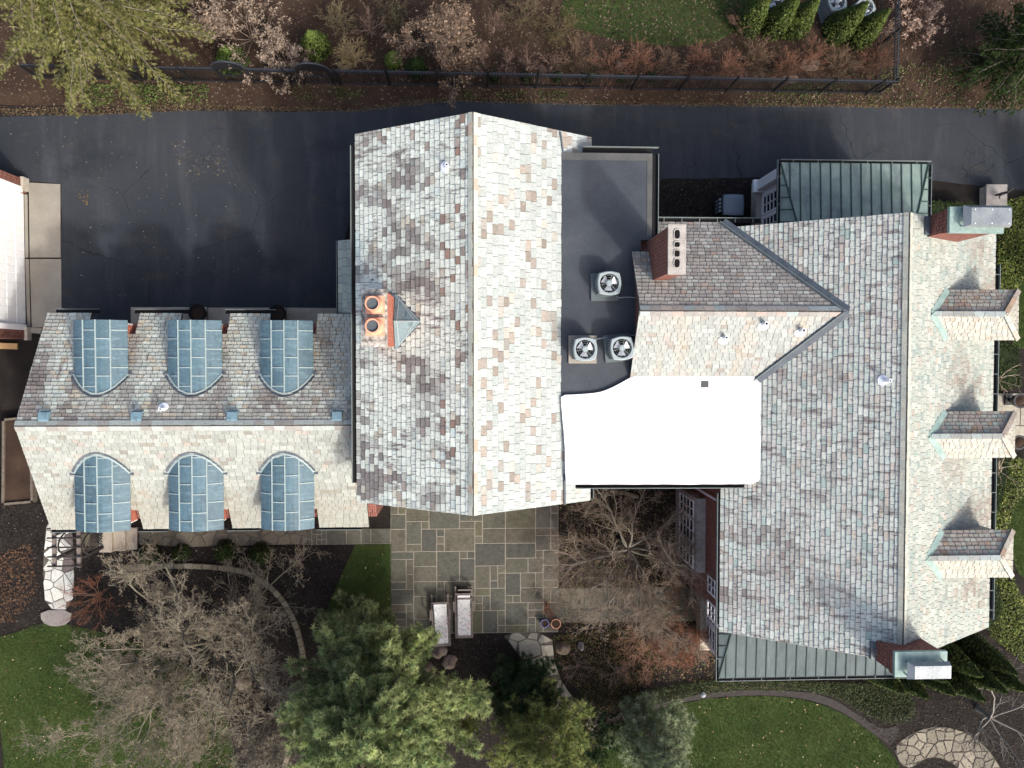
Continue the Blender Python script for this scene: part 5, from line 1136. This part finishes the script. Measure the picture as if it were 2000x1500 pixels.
# --- urns flanking the entrance walk
for i, (x, y, lb) in enumerate(((1993, 783, 'dark urn on the upper side of the entrance walk'), (1990, 864, 'dark urn on the lower side of the entrance walk'))):
    p = W(x, y, .7); o = empty('entrance_urn', (p.x, p.y, 0), lb, 'urn', 'urns at the entrance walk'); MB().box(-.19, .19, -.19, .19, 0, .12).build('foot', 'black_iron', o)
    MB().lathe([(.08, .12), (.06, .22), (.16, .34), (.24, .52), (.25, .66), (.29, .70), (.29, .73), (.22, .73), (.21, .66)], (0, 0), 24).build('bowl', 'black_iron', o); MB().lathe([(.22, .70), (.1, .76), (0, .78)], (0, 0), 20).build('soil_fill', 'brown_soil', o)
MB_l = MB()

# ------------------------------------------------------------------ VEGETATION
def limb_mesh(segs, sides=4):
    A = np.array([s[0] for s in segs], float); B = np.array([s[1] for s in segs], float); r0 = np.array([s[2] for s in segs]); r1 = np.array([s[3] for s in segs])
    D = B-A; D /= np.maximum(np.linalg.norm(D, axis=1), 1e-6)[:, None]; ref = np.where(np.abs(D[:, 2:3]) > .9, np.array([[1., 0, 0]]), np.array([[0, 0, 1.]]))
    U = np.cross(D, ref); U /= np.linalg.norm(U, axis=1)[:, None]; T = np.cross(D, U); n = len(A); V = np.zeros((n, 2*sides, 3))
    for k in range(sides):
        a = 2*math.pi*k/sides; o = U*math.cos(a)+T*math.sin(a); V[:, k] = A+o*r0[:, None]; V[:, sides+k] = B+o*r1[:, None]
    F = np.array([[k, (k+1) % sides, sides+(k+1) % sides, sides+k] for k in range(sides)]); F = (F[None]+(np.arange(n)*2*sides)[:, None, None]).reshape(-1, 4)
    return V.reshape(-1, 3), F
def limbs(name, segs, parent, col, sides=4, jit=.25, kind=None):
    segs = [t_[:4] for t_ in segs]
    V, F = limb_mesh(segs, sides); c = np.asarray(col)
    cc = (c if c.ndim > 1 else np.tile(c, (len(segs), 1)))*(1-jit+2*jit*rng.random((len(segs), 1))); return nobj(name, V, F, 'bark', parent, np.repeat(cc, 2*sides, 0), kind=kind)
R_ = random.random
def rv(s=1): return V3((R_()-.5)*2*s, (R_()-.5)*2*s, (R_()-.5)*2*s)
def grow(segs, tips, p, d, L, r, lvl, P):
    n = P['n'][lvl]; st = L/n; last = lvl == len(P['n'])-1
    for i in range(n):
        d = (d+rv(P['wig'])+V3(0, 0, P['up'][min(lvl, len(P['up'])-1)])).normalized(); q = p+d*st*(.8+.4*R_())
        if q.z > P['top']: q.z = P['top']-R_()*.1; d = V3(d.x, d.y, -.02).normalized()
        r2 = max(P['rmin'], r*(1-.75/n)); segs.append((p, q, r, r2, lvl)); p = q; r = r2
        if not last and (i > 0 or lvl > 0):
            for _ in range(P['kids'][lvl]):
                if R_() < P['prob']:
                    ax = rv().normalized(); side = d.cross(ax); side = side.normalized() if side.length > .05 else V3(1, 0, 0)
                    a = P['ang']*(.7+.6*R_()); cd = d*math.cos(a)+side*math.sin(a); cd.z *= P.get('flat', 1)
                    grow(segs, tips, p, cd.normalized(), L*P['ratio']*(.6+.6*R_())*(1-.35*i/n), r*.62, lvl+1, P)
    tips.append((p, d))
def bare_tree(name, px, py, zc, label, cat, R, top, nlimb, P, col, twig, trunk_h=.8, r0=.11, leafy=None, elev=.55, buds=None, group=None, skew=(0, 0)):
    b = W(px, py, zc); b = V3(b.x, b.y, 0); o = empty(name, tuple(b), label, cat, group); segs, tips = [], []; P = dict(P); P['top'] = top
    tr = [(V3(0, 0, -.05), V3(.03, .02, trunk_h*.5), r0*1.25, r0), (V3(.03, .02, trunk_h*.5), V3(.02, -.02, trunk_h), r0, r0*.9)]
    for k in range(nlimb):
        a = 2*math.pi*(k+.6*R_())/nlimb; e = elev*(.5+1.0*R_()); d = V3(math.cos(a), math.sin(a), math.tan(e)).normalized(); f = 1+skew[0]*math.cos(a)+skew[1]*math.sin(a)
        grow(segs, tips, V3(.02, -.02, trunk_h*(.75+.25*R_())), d, R*f*(.75+.35*R_()), r0*.40, 0, P)
    limbs('trunk', tr, o, col, 8, .05); cw = np.array([lerp(col, twig, s[4]/(len(P['n'])-1)) for s in segs]); big = [i for i, s in enumerate(segs) if s[4] < 2]; small = [i for i, s in enumerate(segs) if s[4] >= 2]
    limbs('limbs', [segs[i] for i in big], o, cw[big], 5, .2, 'stuff'); 
    if small: limbs('twigs', [segs[i] for i in small], o, cw[small], 3, .3, 'stuff')
    T = np.array([t[0] for t in tips], float)
    if buds:
        n = len(T); k = rng.random(n) < buds[0]; Q = T[k]+rng.standard_normal((k.sum(), 3))*.01; rep = buds[2]; Q = np.repeat(Q, rep, 0)+rng.standard_normal((len(Q)*rep, 3))*buds[3]
        v, f, c = leafcards(Q, buds[1], foliage_cols(len(Q), buds[4])); nobj('buds' if rep < 4 else 'flower_heads', v, f, 'leaf', o, c, kind='stuff')
    if leafy:
        n = leafy[0]; allp = np.array([s[1] for s in segs if s[4] >= 1], float); Q = allp[rng.integers(0, len(allp), n)]+rng.standard_normal((n, 3))*.06
        v, f, c = leafcards(Q, leafy[1], foliage_cols(n, leafy[2]), .3); nobj('leaves', v, f, 'leaf', o, c, kind='stuff')
    return o
BIG = dict(n=[7, 6, 5, 4, 3], kids=[2, 2, 1, 1], prob=.82, wig=.24, up=[.03, .03, .05, .07, .08], ang=.75, ratio=.50, rmin=.0045, flat=.85)
bare_tree('bare_tree', 385, 1285, 2.6, 'wide-spreading bare grey-brown tree over the curved stone edging', 'tree', 3.9, 4.3, 17, dict(BIG, prob=.68, kids=[2, 2, 2, 1]), (.125, .115, .085), (.225, .20, .15), 1.0, .15, elev=.5, buds=(.35, .035, 1, .01, [(.26, .20, .13), (.20, .15, .09)]))
MED = dict(n=[6, 5, 4, 3], kids=[2, 2, 1], prob=.85, wig=.26, up=[.04, .05, .06, .08], ang=.7, ratio=.52, rmin=.004, flat=.9)
bare_tree('bare_tree', 1240, 1090, 2.2, 'bare twiggy tree in the courtyard between patio and main house', 'tree', 3.3, 4.0, 14, dict(MED, n=[7, 5, 5, 3, 3], kids=[2, 2, 2, 1], prob=.7), (.19, .175, .14), (.23, .18, .135), .9, .12, elev=.6)
bare_tree('bare_tree', 290, 1400, 2.0, 'finer twiggy bare tree over the left lawn, cut by the bottom edge', 'tree', 3.1, 3.6, 15, dict(BIG, prob=.66, kids=[2, 2, 2, 1]), (.13, .12, .09), (.225, .20, .15), .7, .10, elev=.5, buds=(.2, .03, 1, .01, [(.26, .20, .13), (.20, .15, .09)]))
bare_tree('bare_tree', 500, 1440, 2.0, 'thin twiggy bare tree between the stone edging and the bottom edge', 'tree', 1.9, 3.2, 12, dict(BIG, prob=.66, kids=[2, 2, 1, 1]), (.13, .12, .09), (.22, .195, .15), .6, .07, elev=.55)
bare_tree('bare_shrub', 1350, 1160, 1.6, 'brown twiggy shrub against the bay window wall', 'shrub', 1.3, 3.0, 12, MED, (.20, .16, .13), (.24, .155, .10), .3, .05, elev=.9)
bare_tree('bare_shrub', 1275, 1255, 1.3, 'reddish brown twiggy shrub south of the courtyard walk', 'shrub', 1.5, 2.4, 13, MED, (.20, .15, .12), (.27, .145, .095), .3, .05, elev=.8)
bare_tree('bare_shrub', 1345, 1265, 1.3, 'russet twiggy shrub in front of the south sunroom windows', 'shrub', 1.25, 2.4, 12, MED, (.18, .13, .10), (.30, .14, .085), .3, .05, elev=.85)
bare_tree('bare_shrub', 1210, 1320, .8, 'low spidery bare shrub at the edge of the clipped ground cover', 'shrub', .8, 1.3, 9, dict(MED, n=[5, 4, 3], kids=[2, 1]), (.22, .18, .15), (.26, .17, .13), .15, .03, elev=.7)
bare_tree('bare_shrub', 1130, 1310, .6, 'greyish low bare shrub beside the flagstone walk', 'shrub', .7, 1.0, 10, dict(MED, n=[5, 4, 3], kids=[2, 1]), (.16, .12, .11), (.17, .12, .10), .1, .03, elev=.6)
bare_tree('bare_tree', 1975, 1430, 2.0, 'bare pale-limbed tree in the bottom right corner', 'tree', 2.6, 3.6, 7, dict(MED, prob=.6), (.22, .20, .175), (.18, .155, .13), .8, .10, elev=.5)
bare_tree('bare_shrub', 165, 1180, 1.2, 'russet bare shrub behind the arbour', 'shrub', 1.0, 1.9, 12, dict(MED, n=[5, 4, 3], kids=[2, 2]), (.16, .10, .07), (.24, .10, .055), .2, .04, elev=.8)
bare_tree('bare_tree', 1985, 740, 2.2, 'pale bare branches beside the entrance walk', 'tree', .8, 3.0, 6, dict(MED, n=[4, 3, 2], kids=[1, 1]), (.30, .26, .20), (.32, .27, .2), 1.3, .05, elev=.6)
bare_tree('bare_tree', 1985, 925, 2.2, 'pale bare branches below the middle dormer', 'tree', .9, 3.0, 6, dict(MED, n=[4, 3, 2], kids=[1, 1]), (.30, .26, .20), (.32, .27, .2), 1.3, .05, elev=.6)
bare_tree('bare_shrub', 1069, 1190, .75, 'rust-brown dead shrub in a pot behind the terracotta pot', 'shrub', .42, 1.1, 16, dict(MED, n=[4, 3, 3], kids=[2, 2]), (.16, .09, .06), (.22, .105, .07), .28, .03, elev=1.0)
# north beds
BUSH = dict(MED, n=[5, 4, 3], kids=[2, 2], wig=.2)
HEADS = (.5, .055, 12, .045, [(.28, .215, .155), (.34, .265, .195), (.21, .155, .11), (.40, .325, .25)])
for i, (x, y, r, t, lb) in enumerate(((470, 45, 1.5, 2.6, 'dried hydrangea bush with tan flower heads, upper part of the clump'), (545, 95, 1.05, 2.1, 'dried hydrangea bush with tan flower heads hanging over the fence'))):
    bare_tree('hydrangea', x, y, 1.6, lb, 'shrub', r, t, 13, dict(BUSH, kids=[2, 1]), (.17, .13, .10), (.22, .16, .12), .25, .04, elev=.75, buds=HEADS, group='dried hydrangeas')
bare_tree('hydrangea', 1808, 8, 1.6, 'dried hydrangea with drooping heads at the fence return', 'shrub', 1.25, 2.3, 14, dict(BUSH, kids=[2, 1]), (.22, .13, .09), (.26, .17, .12), .25, .045, elev=.65, buds=(.55, .07, 8, .045, [(.29, .20, .155), (.36, .27, .21)]), group='dried hydrangeas')
bare_tree('forsythia', 682, 105, .9, 'straw-yellow bare shrub close behind the fence', 'shrub', .85, 1.5, 20, dict(BUSH, wig=.16), (.33, .26, .14), (.40, .31, .16), .15, .03, elev=.9)
bare_tree('forsythia', 657, 30, .9, 'olive-tan bare shrub at the top edge above the yellow one', 'shrub', .85, 1.5, 16, dict(BUSH, wig=.16), (.20, .17, .10), (.24, .20, .11), .15, .03, elev=.9)
bare_tree('beech_tree', 862, 60, 2.2, 'young tree still holding dry tan leaves', 'tree', 1.6, 3.6, 12, MED, (.20, .17, .14), (.26, .19, .14), .6, .06, leafy=(3600, .075, [(.27, .19, .125), (.20, .13, .085), (.34, .255, .175), (.14, .09, .06)]), elev=.9)
for i, (x, y, h) in enumerate(((716, 42, 1.4), (942, 95, 1.5), (990, 108, 1.4), (1032, 112, 1.3), (1080, 108, 1.5), (965, 30, 1.5))):
    lb = ['slender bare sapling left of the leafy tan tree', 'bare sapling right beside the leafy tan tree', 'second bare sapling from the leafy tan tree', 'third bare sapling from the leafy tan tree', 'bare sapling nearest the red-twig shrubs', 'bare sapling at the edge of the rough lawn'][i]
    bare_tree('sapling', x, y, h, lb, 'tree', .75, 2.2, 9, dict(BUSH, wig=.14, up=[.15, .12, .1], ang=.55), (.20, .15, .12), (.20, .13, .10), .7, .035, elev=1.15, group='bare saplings')
for i in range(11):
    x = 1125+i*58+R_()*16; y = 118+R_()*14 if i % 2 else 98+R_()*16
    where = 'at the left end' if i == 0 else ('at the fence corner end' if i == 10 else f'{["", "second", "third", "fourth", "fifth", "sixth", "seventh", "eighth", "ninth", "tenth"][i]} from the left')
    bare_tree('red_twig_shrub', x, y, .8, f'red-brown twiggy shrub {where} of the row behind the fence', 'shrub', .85, 1.35, 15, dict(BUSH, wig=.16), (.12, .075, .05), (.23, .115, .075) if i % 3 else (.19, .13, .085), .12, .03, elev=.95, group='red-twig shrubs behind the fence')
bare_tree('bare_shrub', 1450, 35, .8, 'thin brown shrub between lawn and arborvitae', 'shrub', .6, 1.3, 12, BUSH, (.16, .11, .08), (.20, .12, .08), .12, .03, elev=1.0)
bare_tree('bare_shrub', 1090, 50, .8, 'olive-brown straggling shrub at the lawn edge', 'shrub', .95, 1.3, 14, BUSH, (.13, .10, .06), (.15, .11, .055), .12, .03, leafy=(600, .05, [(.07, .07, .03), (.10, .09, .04)]), elev=.8)

# --- conifers
def needles(P3, D3, L, w, cols, spread=.8, per=12):
    n = len(P3); P = np.repeat(P3, per, 0); d = np.repeat(D3, per, 0)+rng.standard_normal((n*per, 3))*spread; d /= np.linalg.norm(d, axis=1)[:, None]
    s = np.cross(d, rng.standard_normal(d.shape)); s /= np.linalg.norm(s, axis=1)[:, None]; l = L*(.65+.6*rng.random(len(P)))[:, None]
    V = np.stack([P-s*w/2, P+s*w/2, P+d*l], 1); return V.reshape(-1, 3), np.arange(3*len(P)).reshape(-1, 3), np.repeat(np.repeat(cols, per, 0)*(.8+.4*rng.random((n*per, 1))), 3, 0)
def pine(name, px, py, zc, label, height, R, pal, whorls=9, perw=7, tuft=.15, z0=1.2, per=16, dens=1.0, core=(.016, .03, .012), lean=(0, 0), group=None, shape=.75, wd=.03):
    b = W(px, py, zc); b = V3(b.x, b.y, 0); o = empty(name, tuple(b), label, 'tree', group); segs, tp, td = [], [], []
    for w in range(whorls):
        t = w/(whorls-1); z = z0+(height-z0)*t; rr = R*(1-t)**shape+.18
        for k in range(perw if t < .85 else 4):
            a = 2*math.pi*(k+R_()*.7)/perw+w*.9; L = rr*(.7+.5*R_()); d = V3(math.cos(a), math.sin(a), .12+.35*t); p = V3(lean[0]*t, lean[1]*t, z); n = max(3, int(L/.22)); q0 = p; r = .012+.018*L
            for i in range(n):
                d = (d+rv(.12)+V3(0, 0, .05)).normalized(); q = q0+d*(L/n); segs.append((q0, q, r*(1-i/n)+.004, r*(1-(i+1)/n)+.004)); q0 = q; f = (i+1)/n
                if f > .22:
                    for s in (-1, 1):
                        for _ in range(2 if R_() < dens*.6 else 1):
                            sd = (V3(-d.y*s, d.x*s, .25)*(.9)+d*.7+rv(.3)).normalized(); l2 = (.16+.34*L*.45*(1.15-f))*(.6+.7*R_()); e = q+sd*l2; segs.append((q, e, .006, .003))
                            m = max(1, int(l2/.11))
                            for j in range(m): tp.append(q.lerp(e, (j+1)/m)+rv(.03)); td.append(sd*.6+V3(0, 0, .75))
            tp.append(q0); td.append(d+V3(0, 0, .5))
    tp.append(V3(lean[0], lean[1], height+.1)); td.append(V3(0, 0, 1))
    limbs('trunk', [(V3(0, 0, -.05), V3(lean[0]*.5, lean[1]*.5, height*.5), .05+height*.017, .03+height*.010), (V3(lean[0]*.5, lean[1]*.5, height*.5), V3(lean[0], lean[1], height), .03+height*.010, .02)], o, (.10, .085, .07), 8, .05)
    limbs('limbs', segs, o, (.11, .09, .07), 4, .2, 'stuff')
    P3 = np.array(tp, float); D3 = np.array(td, float); c = foliage_cols(len(P3), pal, P3, 1.7, 70, .45)
    v, f, cc = needles(P3, D3, tuft, wd, c, .75, per); nobj('crown', v, f, 'needle', o, cc, kind='stuff'); return o
WP = [(.37, .435, .20), (.42, .48, .23), (.30, .375, .165), (.46, .50, .25), (.24, .325, .15)]
pine('pine_tree', 728, 1425, 4.5, 'large soft green white pine with billowing tufts at the bottom centre', 8.0, 3.55, WP, 14, 12, .18, 1.4, 30, 1.8, wd=.032)
pine('pine_tree', 700, 1245, 2.0, 'young pale green pine beside the small lawn', 3.4, 1.2, WP, 7, 8, .17, .6, 26, 1.6)
pine('pine_tree', 1075, 1475, 3.4, 'yellow-green pine cut by the bottom edge right of the big pine', 5.0, 1.9, [(.28, .31, .11), (.22, .265, .095), (.33, .355, .14), (.17, .22, .085)], 9, 9, .17, 1.0, 26, 1.5)
pine('pine_tree', 1020, 1345, 1.0, 'low dark green pine shaded beside the flagstone walk', 1.9, 1.35, [(.035, .07, .032), (.05, .09, .04), (.07, .11, .05)], 6, 10, .15, .3, 26, 1.6)
pine('pine_tree', 1290, 1470, 3.0, 'pale blue-green pine at the edge of the south lawn', 4.8, 1.35, [(.27, .325, .20), (.32, .37, .24), (.21, .265, .16)], 10, 9, .17, .8, 26, 1.8)
pine('pine_tree', 1150, 1440, 1.2, 'dark pine branches over the end of the flagstone walk', 2.2, 1.2, [(.025, .05, .025), (.035, .07, .03), (.05, .085, .04)], 5, 7, .13, .5, 20, 1.0)
pine('pine_tree', 905, 1400, 1.8, 'small yellow-green pine on the mulch right of the big pine', 2.6, .7, [(.13, .16, .04), (.17, .19, .055), (.09, .125, .035)], 5, 6, .13, .8, 18, 1.0)
def spruce(name, px, py, zc, label, height, R, pal, whorls, perw, z0, twig=.5, per=9, lean=(0, 0)):
    """long arching boughs with side sprays of short needles"""
    b = W(px, py, zc); b = V3(b.x, b.y, 0); o = empty(name, tuple(b), label, 'tree'); segs, P3, D3 = [], [], []
    for w in range(whorls):
        t = w/(whorls-1); z = z0+(height-z0)*t; rr = R*(1-t)**.8+.25
        for k in range(perw):
            a = 2*math.pi*(k+R_()*.8)/perw+w*1.3; L = min(rr*(.65+.5*R_()), R*.95); d = V3(math.cos(a), math.sin(a), .25); p = V3(0, 0, z); n = max(4, int(L/.16))
            for i in range(n):
                f = i/n; d = (d+rv(.09)+V3(0, 0, -.055)).normalized(); q = p+d*(L/n); segs.append((p, q, .03*(1-f)+.006, .03*(1-f-1/n)+.006)); p = q
                if f > .12:
                    for s in (-1, 1):
                        l2 = twig*(1.1-f*.75)*(.5+.7*R_()); sd = (V3(-d.y*s, d.x*s, -.05)*.8+d*.75+rv(.2)).normalized(); e = q+sd*l2+V3(0, 0, -.1*l2); segs.append((q, e, .006, .003)); m = max(2, int(l2/.045))
                        for j in range(m): P3.append(q.lerp(e, (j+.7)/m)); D3.append(sd)
    limbs('trunk', [(V3(0, 0, -.05), V3(0, 0, height*.5), .2, .12), (V3(0, 0, height*.5), V3(0, 0, height), .12, .02)], o, (.14, .12, .10), 8, .05); limbs('limbs', segs, o, (.15, .135, .11), 4, .3, 'stuff')
    P3 = np.array(P3, float); D3 = np.array(D3, float); c = foliage_cols(len(P3), pal, P3, 1.3, 80, .4); v, f, cc = needles(P3, D3, .105, .030, c, .6, per); nobj('crown', v, f, 'needle', o, cc, kind='stuff'); return o
spruce('hemlock_tree', 105, -55, 5.0, 'tall yellow-green hemlock with long boughs in the top left corner', 8.5, 3.9, [(.215, .22, .075), (.27, .27, .10), (.16, .175, .055), (.10, .12, .04), (.32, .30, .16)], 13, 12, 2.0, .62, 10)
spruce('hemlock_tree', 2035, 85, 3.0, 'dark evergreen at the top right edge', 6.0, 2.0, [(.04, .075, .022), (.065, .105, .03), (.028, .05, .018)], 11, 11, 1.0, .5, 10)
def cone_shrub(name, px, py, zt, label, h, r, pal, n=2600, size=.075, group=None, cat='shrub', shape=.8, wob=.18, z0=.05):
    b = W(px, py, zt); o = empty(name, (b.x, b.y, 0), label, cat, group); t = rng.random(n)**.8; a = rng.random(n)*2*math.pi
    k = np.array([mnoise.noise(Vector((math.cos(x)*1.6, math.sin(x)*1.6, y*5+px))) for x, y in zip(a, t)]); rr = r*np.clip(1-t, 0, 1)**shape*(1+wob*k)*(.86+.16*rng.random(n))+.02
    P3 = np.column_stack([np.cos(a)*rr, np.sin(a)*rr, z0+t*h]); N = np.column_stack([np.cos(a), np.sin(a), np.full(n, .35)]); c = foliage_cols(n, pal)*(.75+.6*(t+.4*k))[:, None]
    v, f, cc = leafcards(P3, size, c, .2, N); nobj('foliage', v, f, 'leaf', o, cc, kind='stuff')
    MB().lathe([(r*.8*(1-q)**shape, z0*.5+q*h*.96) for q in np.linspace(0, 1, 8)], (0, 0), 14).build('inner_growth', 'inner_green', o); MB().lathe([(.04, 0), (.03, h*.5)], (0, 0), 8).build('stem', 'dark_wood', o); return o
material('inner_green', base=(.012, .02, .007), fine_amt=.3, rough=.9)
ARB = [(.05, .075, .015), (.068, .096, .02), (.034, .055, .012), (.09, .115, .026)]
for i, (x, y, h, lb) in enumerate(((1736, 20, 2.4, 'arborvitae nearest the fence return'), (1693, 6, 2.5, 'arborvitae in front of the rightmost condensers'), (1598, -2, 2.4, 'arborvitae left of the middle condenser'), (1560, -6, 2.5, 'arborvitae just right of the half-hidden condenser'), (1502, -10, 2.4, 'leftmost arborvitae by the rough lawn'))):
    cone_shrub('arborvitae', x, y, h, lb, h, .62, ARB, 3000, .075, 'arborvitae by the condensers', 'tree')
SEARB = [(.03, .05, .012), (.045, .07, .016), (.022, .038, .01), (.08, .10, .022)]
for i, (x, y) in enumerate(((1766, 1352), (1812, 1362), (1864, 1356), (1922, 1368), (1965, 1352), (2005, 1350))):
    lb = ['arborvitae at the left end of the dark row, under the south gutter', 'second arborvitae from the left in the dark row', 'third arborvitae from the left in the dark row', 'fourth arborvitae from the left in the dark row', 'fifth arborvitae from the left in the dark row', 'arborvitae of the dark row at the right edge'][i]
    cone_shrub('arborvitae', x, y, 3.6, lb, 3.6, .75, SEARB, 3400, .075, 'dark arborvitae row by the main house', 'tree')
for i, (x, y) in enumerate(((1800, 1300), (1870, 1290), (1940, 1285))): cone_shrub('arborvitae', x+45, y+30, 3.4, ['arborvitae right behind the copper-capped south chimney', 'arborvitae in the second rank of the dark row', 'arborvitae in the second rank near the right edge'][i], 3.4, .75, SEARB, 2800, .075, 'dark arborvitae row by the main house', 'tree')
cone_shrub('dwarf_conifer', 765, 108, .7, 'small bright green conical conifer behind the fence', .8, .36, [(.10, .15, .03), (.14, .19, .04)], 1300, .05); cone_shrub('dwarf_conifer', 812, 126, .5, 'small dark green conifer at the foot of the leafy tan tree', .6, .45, [(.03, .06, .018), (.045, .08, .02)], 1400, .05)
cone_shrub('evergreen_shrub', 437, 98, 1.2, 'bright green evergreen below the left hydrangea', 1.3, .62, [(.09, .14, .03), (.13, .18, .045), (.06, .10, .02)], 1800, .07); cone_shrub('evergreen_shrub', 606, 68, 1.3, 'tall bright green evergreen right of the hydrangeas', 1.5, .58, [(.11, .16, .035), (.16, .21, .05), (.08, .12, .025)], 1900, .07)
for i in range(6): cone_shrub('boxwood', 965+i*62, 148, .25, ['dwarf boxwood under the leafy tan tree', 'dwarf boxwood between the first two saplings', 'dwarf boxwood below the third sapling', 'dwarf boxwood below the fourth sapling', 'dwarf boxwood at the left end of the red-twig shrubs', 'dwarf boxwood under the red-twig shrubs'][i], .35, .22, [(.02, .035, .012), (.03, .05, .015)], 350, .05, 'dwarf boxwoods along the fence', shape=.45)
for i, (x, y, r, lb) in enumerate(((283, 1088, .42, 'round boxwood beside the stone steps'), (346, 1084, .30, 'small round boxwood behind the big bare tree'), (434, 1082, .45, 'round boxwood below the middle south dormer'), (503, 1088, .45, 'round boxwood nearest the small lawn'))):
    cone_shrub('boxwood', x, y, .6, lb, .8, r, [(.018, .034, .009), (.028, .048, .012), (.04, .06, .016)], 1500, .055, 'round boxwoods along the terrace', shape=.42, wob=.1)
def hedge(name, pts, h, label, pal, dens=520, size=.055):
    P = [W(x, y, h) for x, y in pts]; pl = [(p.x, p.y) for p in P]; c = sum(P, Vector())/len(P); o = empty(name, (c.x, c.y, 0), label, 'hedge'); q = scatter(pl, dens); n = len(q)
    z_ = h*(.93+.12*np.array([noise2(x, y, 2.0, 90) for x, y in q]))+rng.standard_normal(n)*.02; V = [np.column_stack([q-np.array([c.x, c.y]), z_])]
    for a, b in zip(pl, pl[1:]+pl[:1]):
        L = math.hypot(b[0]-a[0], b[1]-a[1]); m = int(L*h*dens*.7); t = rng.random((m, 1)); V.append(np.column_stack([np.array(a)*(1-t)+np.array(b)*t-np.array([c.x, c.y])+rng.standard_normal((m, 2))*.025, rng.random(m)*h]))
    P3 = np.concatenate(V); v, f, cc = leafcards(P3, size, foliage_cols(len(P3), pal, P3, 1.4, 91, .5), .35); nobj('foliage', v, f, 'leaf', o, cc, kind='stuff')
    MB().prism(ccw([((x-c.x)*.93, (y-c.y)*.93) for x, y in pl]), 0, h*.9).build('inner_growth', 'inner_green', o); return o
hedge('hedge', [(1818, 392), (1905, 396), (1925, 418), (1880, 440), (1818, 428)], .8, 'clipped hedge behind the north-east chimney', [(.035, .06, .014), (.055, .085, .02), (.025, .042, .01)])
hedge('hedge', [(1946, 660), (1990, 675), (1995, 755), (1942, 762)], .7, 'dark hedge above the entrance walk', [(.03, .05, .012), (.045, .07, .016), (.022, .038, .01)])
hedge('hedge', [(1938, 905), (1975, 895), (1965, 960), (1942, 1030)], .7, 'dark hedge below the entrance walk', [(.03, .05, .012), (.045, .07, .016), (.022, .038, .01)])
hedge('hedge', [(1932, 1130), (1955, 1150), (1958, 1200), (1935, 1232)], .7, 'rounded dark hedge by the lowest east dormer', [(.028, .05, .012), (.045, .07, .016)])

# trees standing just outside the right edge, known from the shade they throw on the drive
bare_tree('bare_tree', 2330, 560, 6.0, 'tall bare tree beyond the right edge whose branch shadows cross the drive', 'tree', 3.0, 9.5, 7, dict(MED, n=[6, 5, 4], kids=[1, 1], rmin=.02), (.2, .18, .15), (.2, .17, .14), 3.5, .5, elev=1.0)
cone_shrub('evergreen_shrub', 2300, 420, 4.0, 'dense evergreen beyond the right edge shading the end of the drive', 5.0, 1.6, DKGREEN, 5000, .12, cat='tree', shape=.6)

ivy('north_bed_weeds', [pxpoly([(640, -20), (1080, -20), (1060, 60), (960, 140), (700, 140)]), pxpoly([(1100, 60), (1700, 80), (1700, 150), (1100, 145)])], 120, .05, [(.035, .05, .016), (.05, .06, .02), (.08, .065, .035), (.06, .04, .025)], 'low weeds and dead stems among the shrubs behind the fence', .18, .0)
chips('pine_duff', [pxpoly([(0, 1080), (60, 1060), (75, 1150), (30, 1215), (0, 1215)])], 260, .05, [(.075, .042, .024), (.055, .032, .02), (.10, .06, .035)], label='rusty fallen needles on the mulch left of the pale garden path')

bare_tree('bare_shrub', 770, 25, .9, 'olive-brown leafy shrub at the top edge left of the leafy tan tree', 'shrub', .9, 1.5, 14, BUSH, (.13, .10, .07), (.16, .12, .075), .15, .03, leafy=(900, .05, [(.05, .06, .022), (.08, .075, .035), (.06, .05, .03)]), elev=.85)
bare_tree('bare_shrub', 1020, 20, .9, 'brown thicket at the top edge left of the rough lawn', 'shrub', .9, 1.5, 14, BUSH, (.13, .10, .07), (.17, .125, .08), .15, .03, leafy=(700, .05, [(.06, .065, .025), (.09, .08, .04), (.10, .07, .045)]), elev=.85)
bare_tree('bare_shrub', 400, 30, 1.2, 'tangled brown shrub between the hemlock and the hydrangeas', 'shrub', .9, 1.9, 13, BUSH, (.17, .14, .11), (.23, .175, .13), .2, .03, elev=.9, buds=(.3, .05, 8, .04, [(.28, .215, .155), (.34, .265, .195)]))

chips('lawn_leaves', [inframe(LAWN_L), inframe(LAWN_S), inframe(LAWN_M)], 4, .04, [(.30, .22, .12), (.20, .13, .07), (.40, .34, .22)], z=.05, label='scattered dry leaves on the lawns', lift=.02)
chips('patio_leaves', [pxpoly([(770, 1005), (1085, 1005), (1085, 1230), (770, 1230)])], 2.2, .04, [(.16, .11, .07), (.10, .07, .045), (.22, .17, .11)], z=.04, label='a few dry leaves lying on the patio', lift=.006)
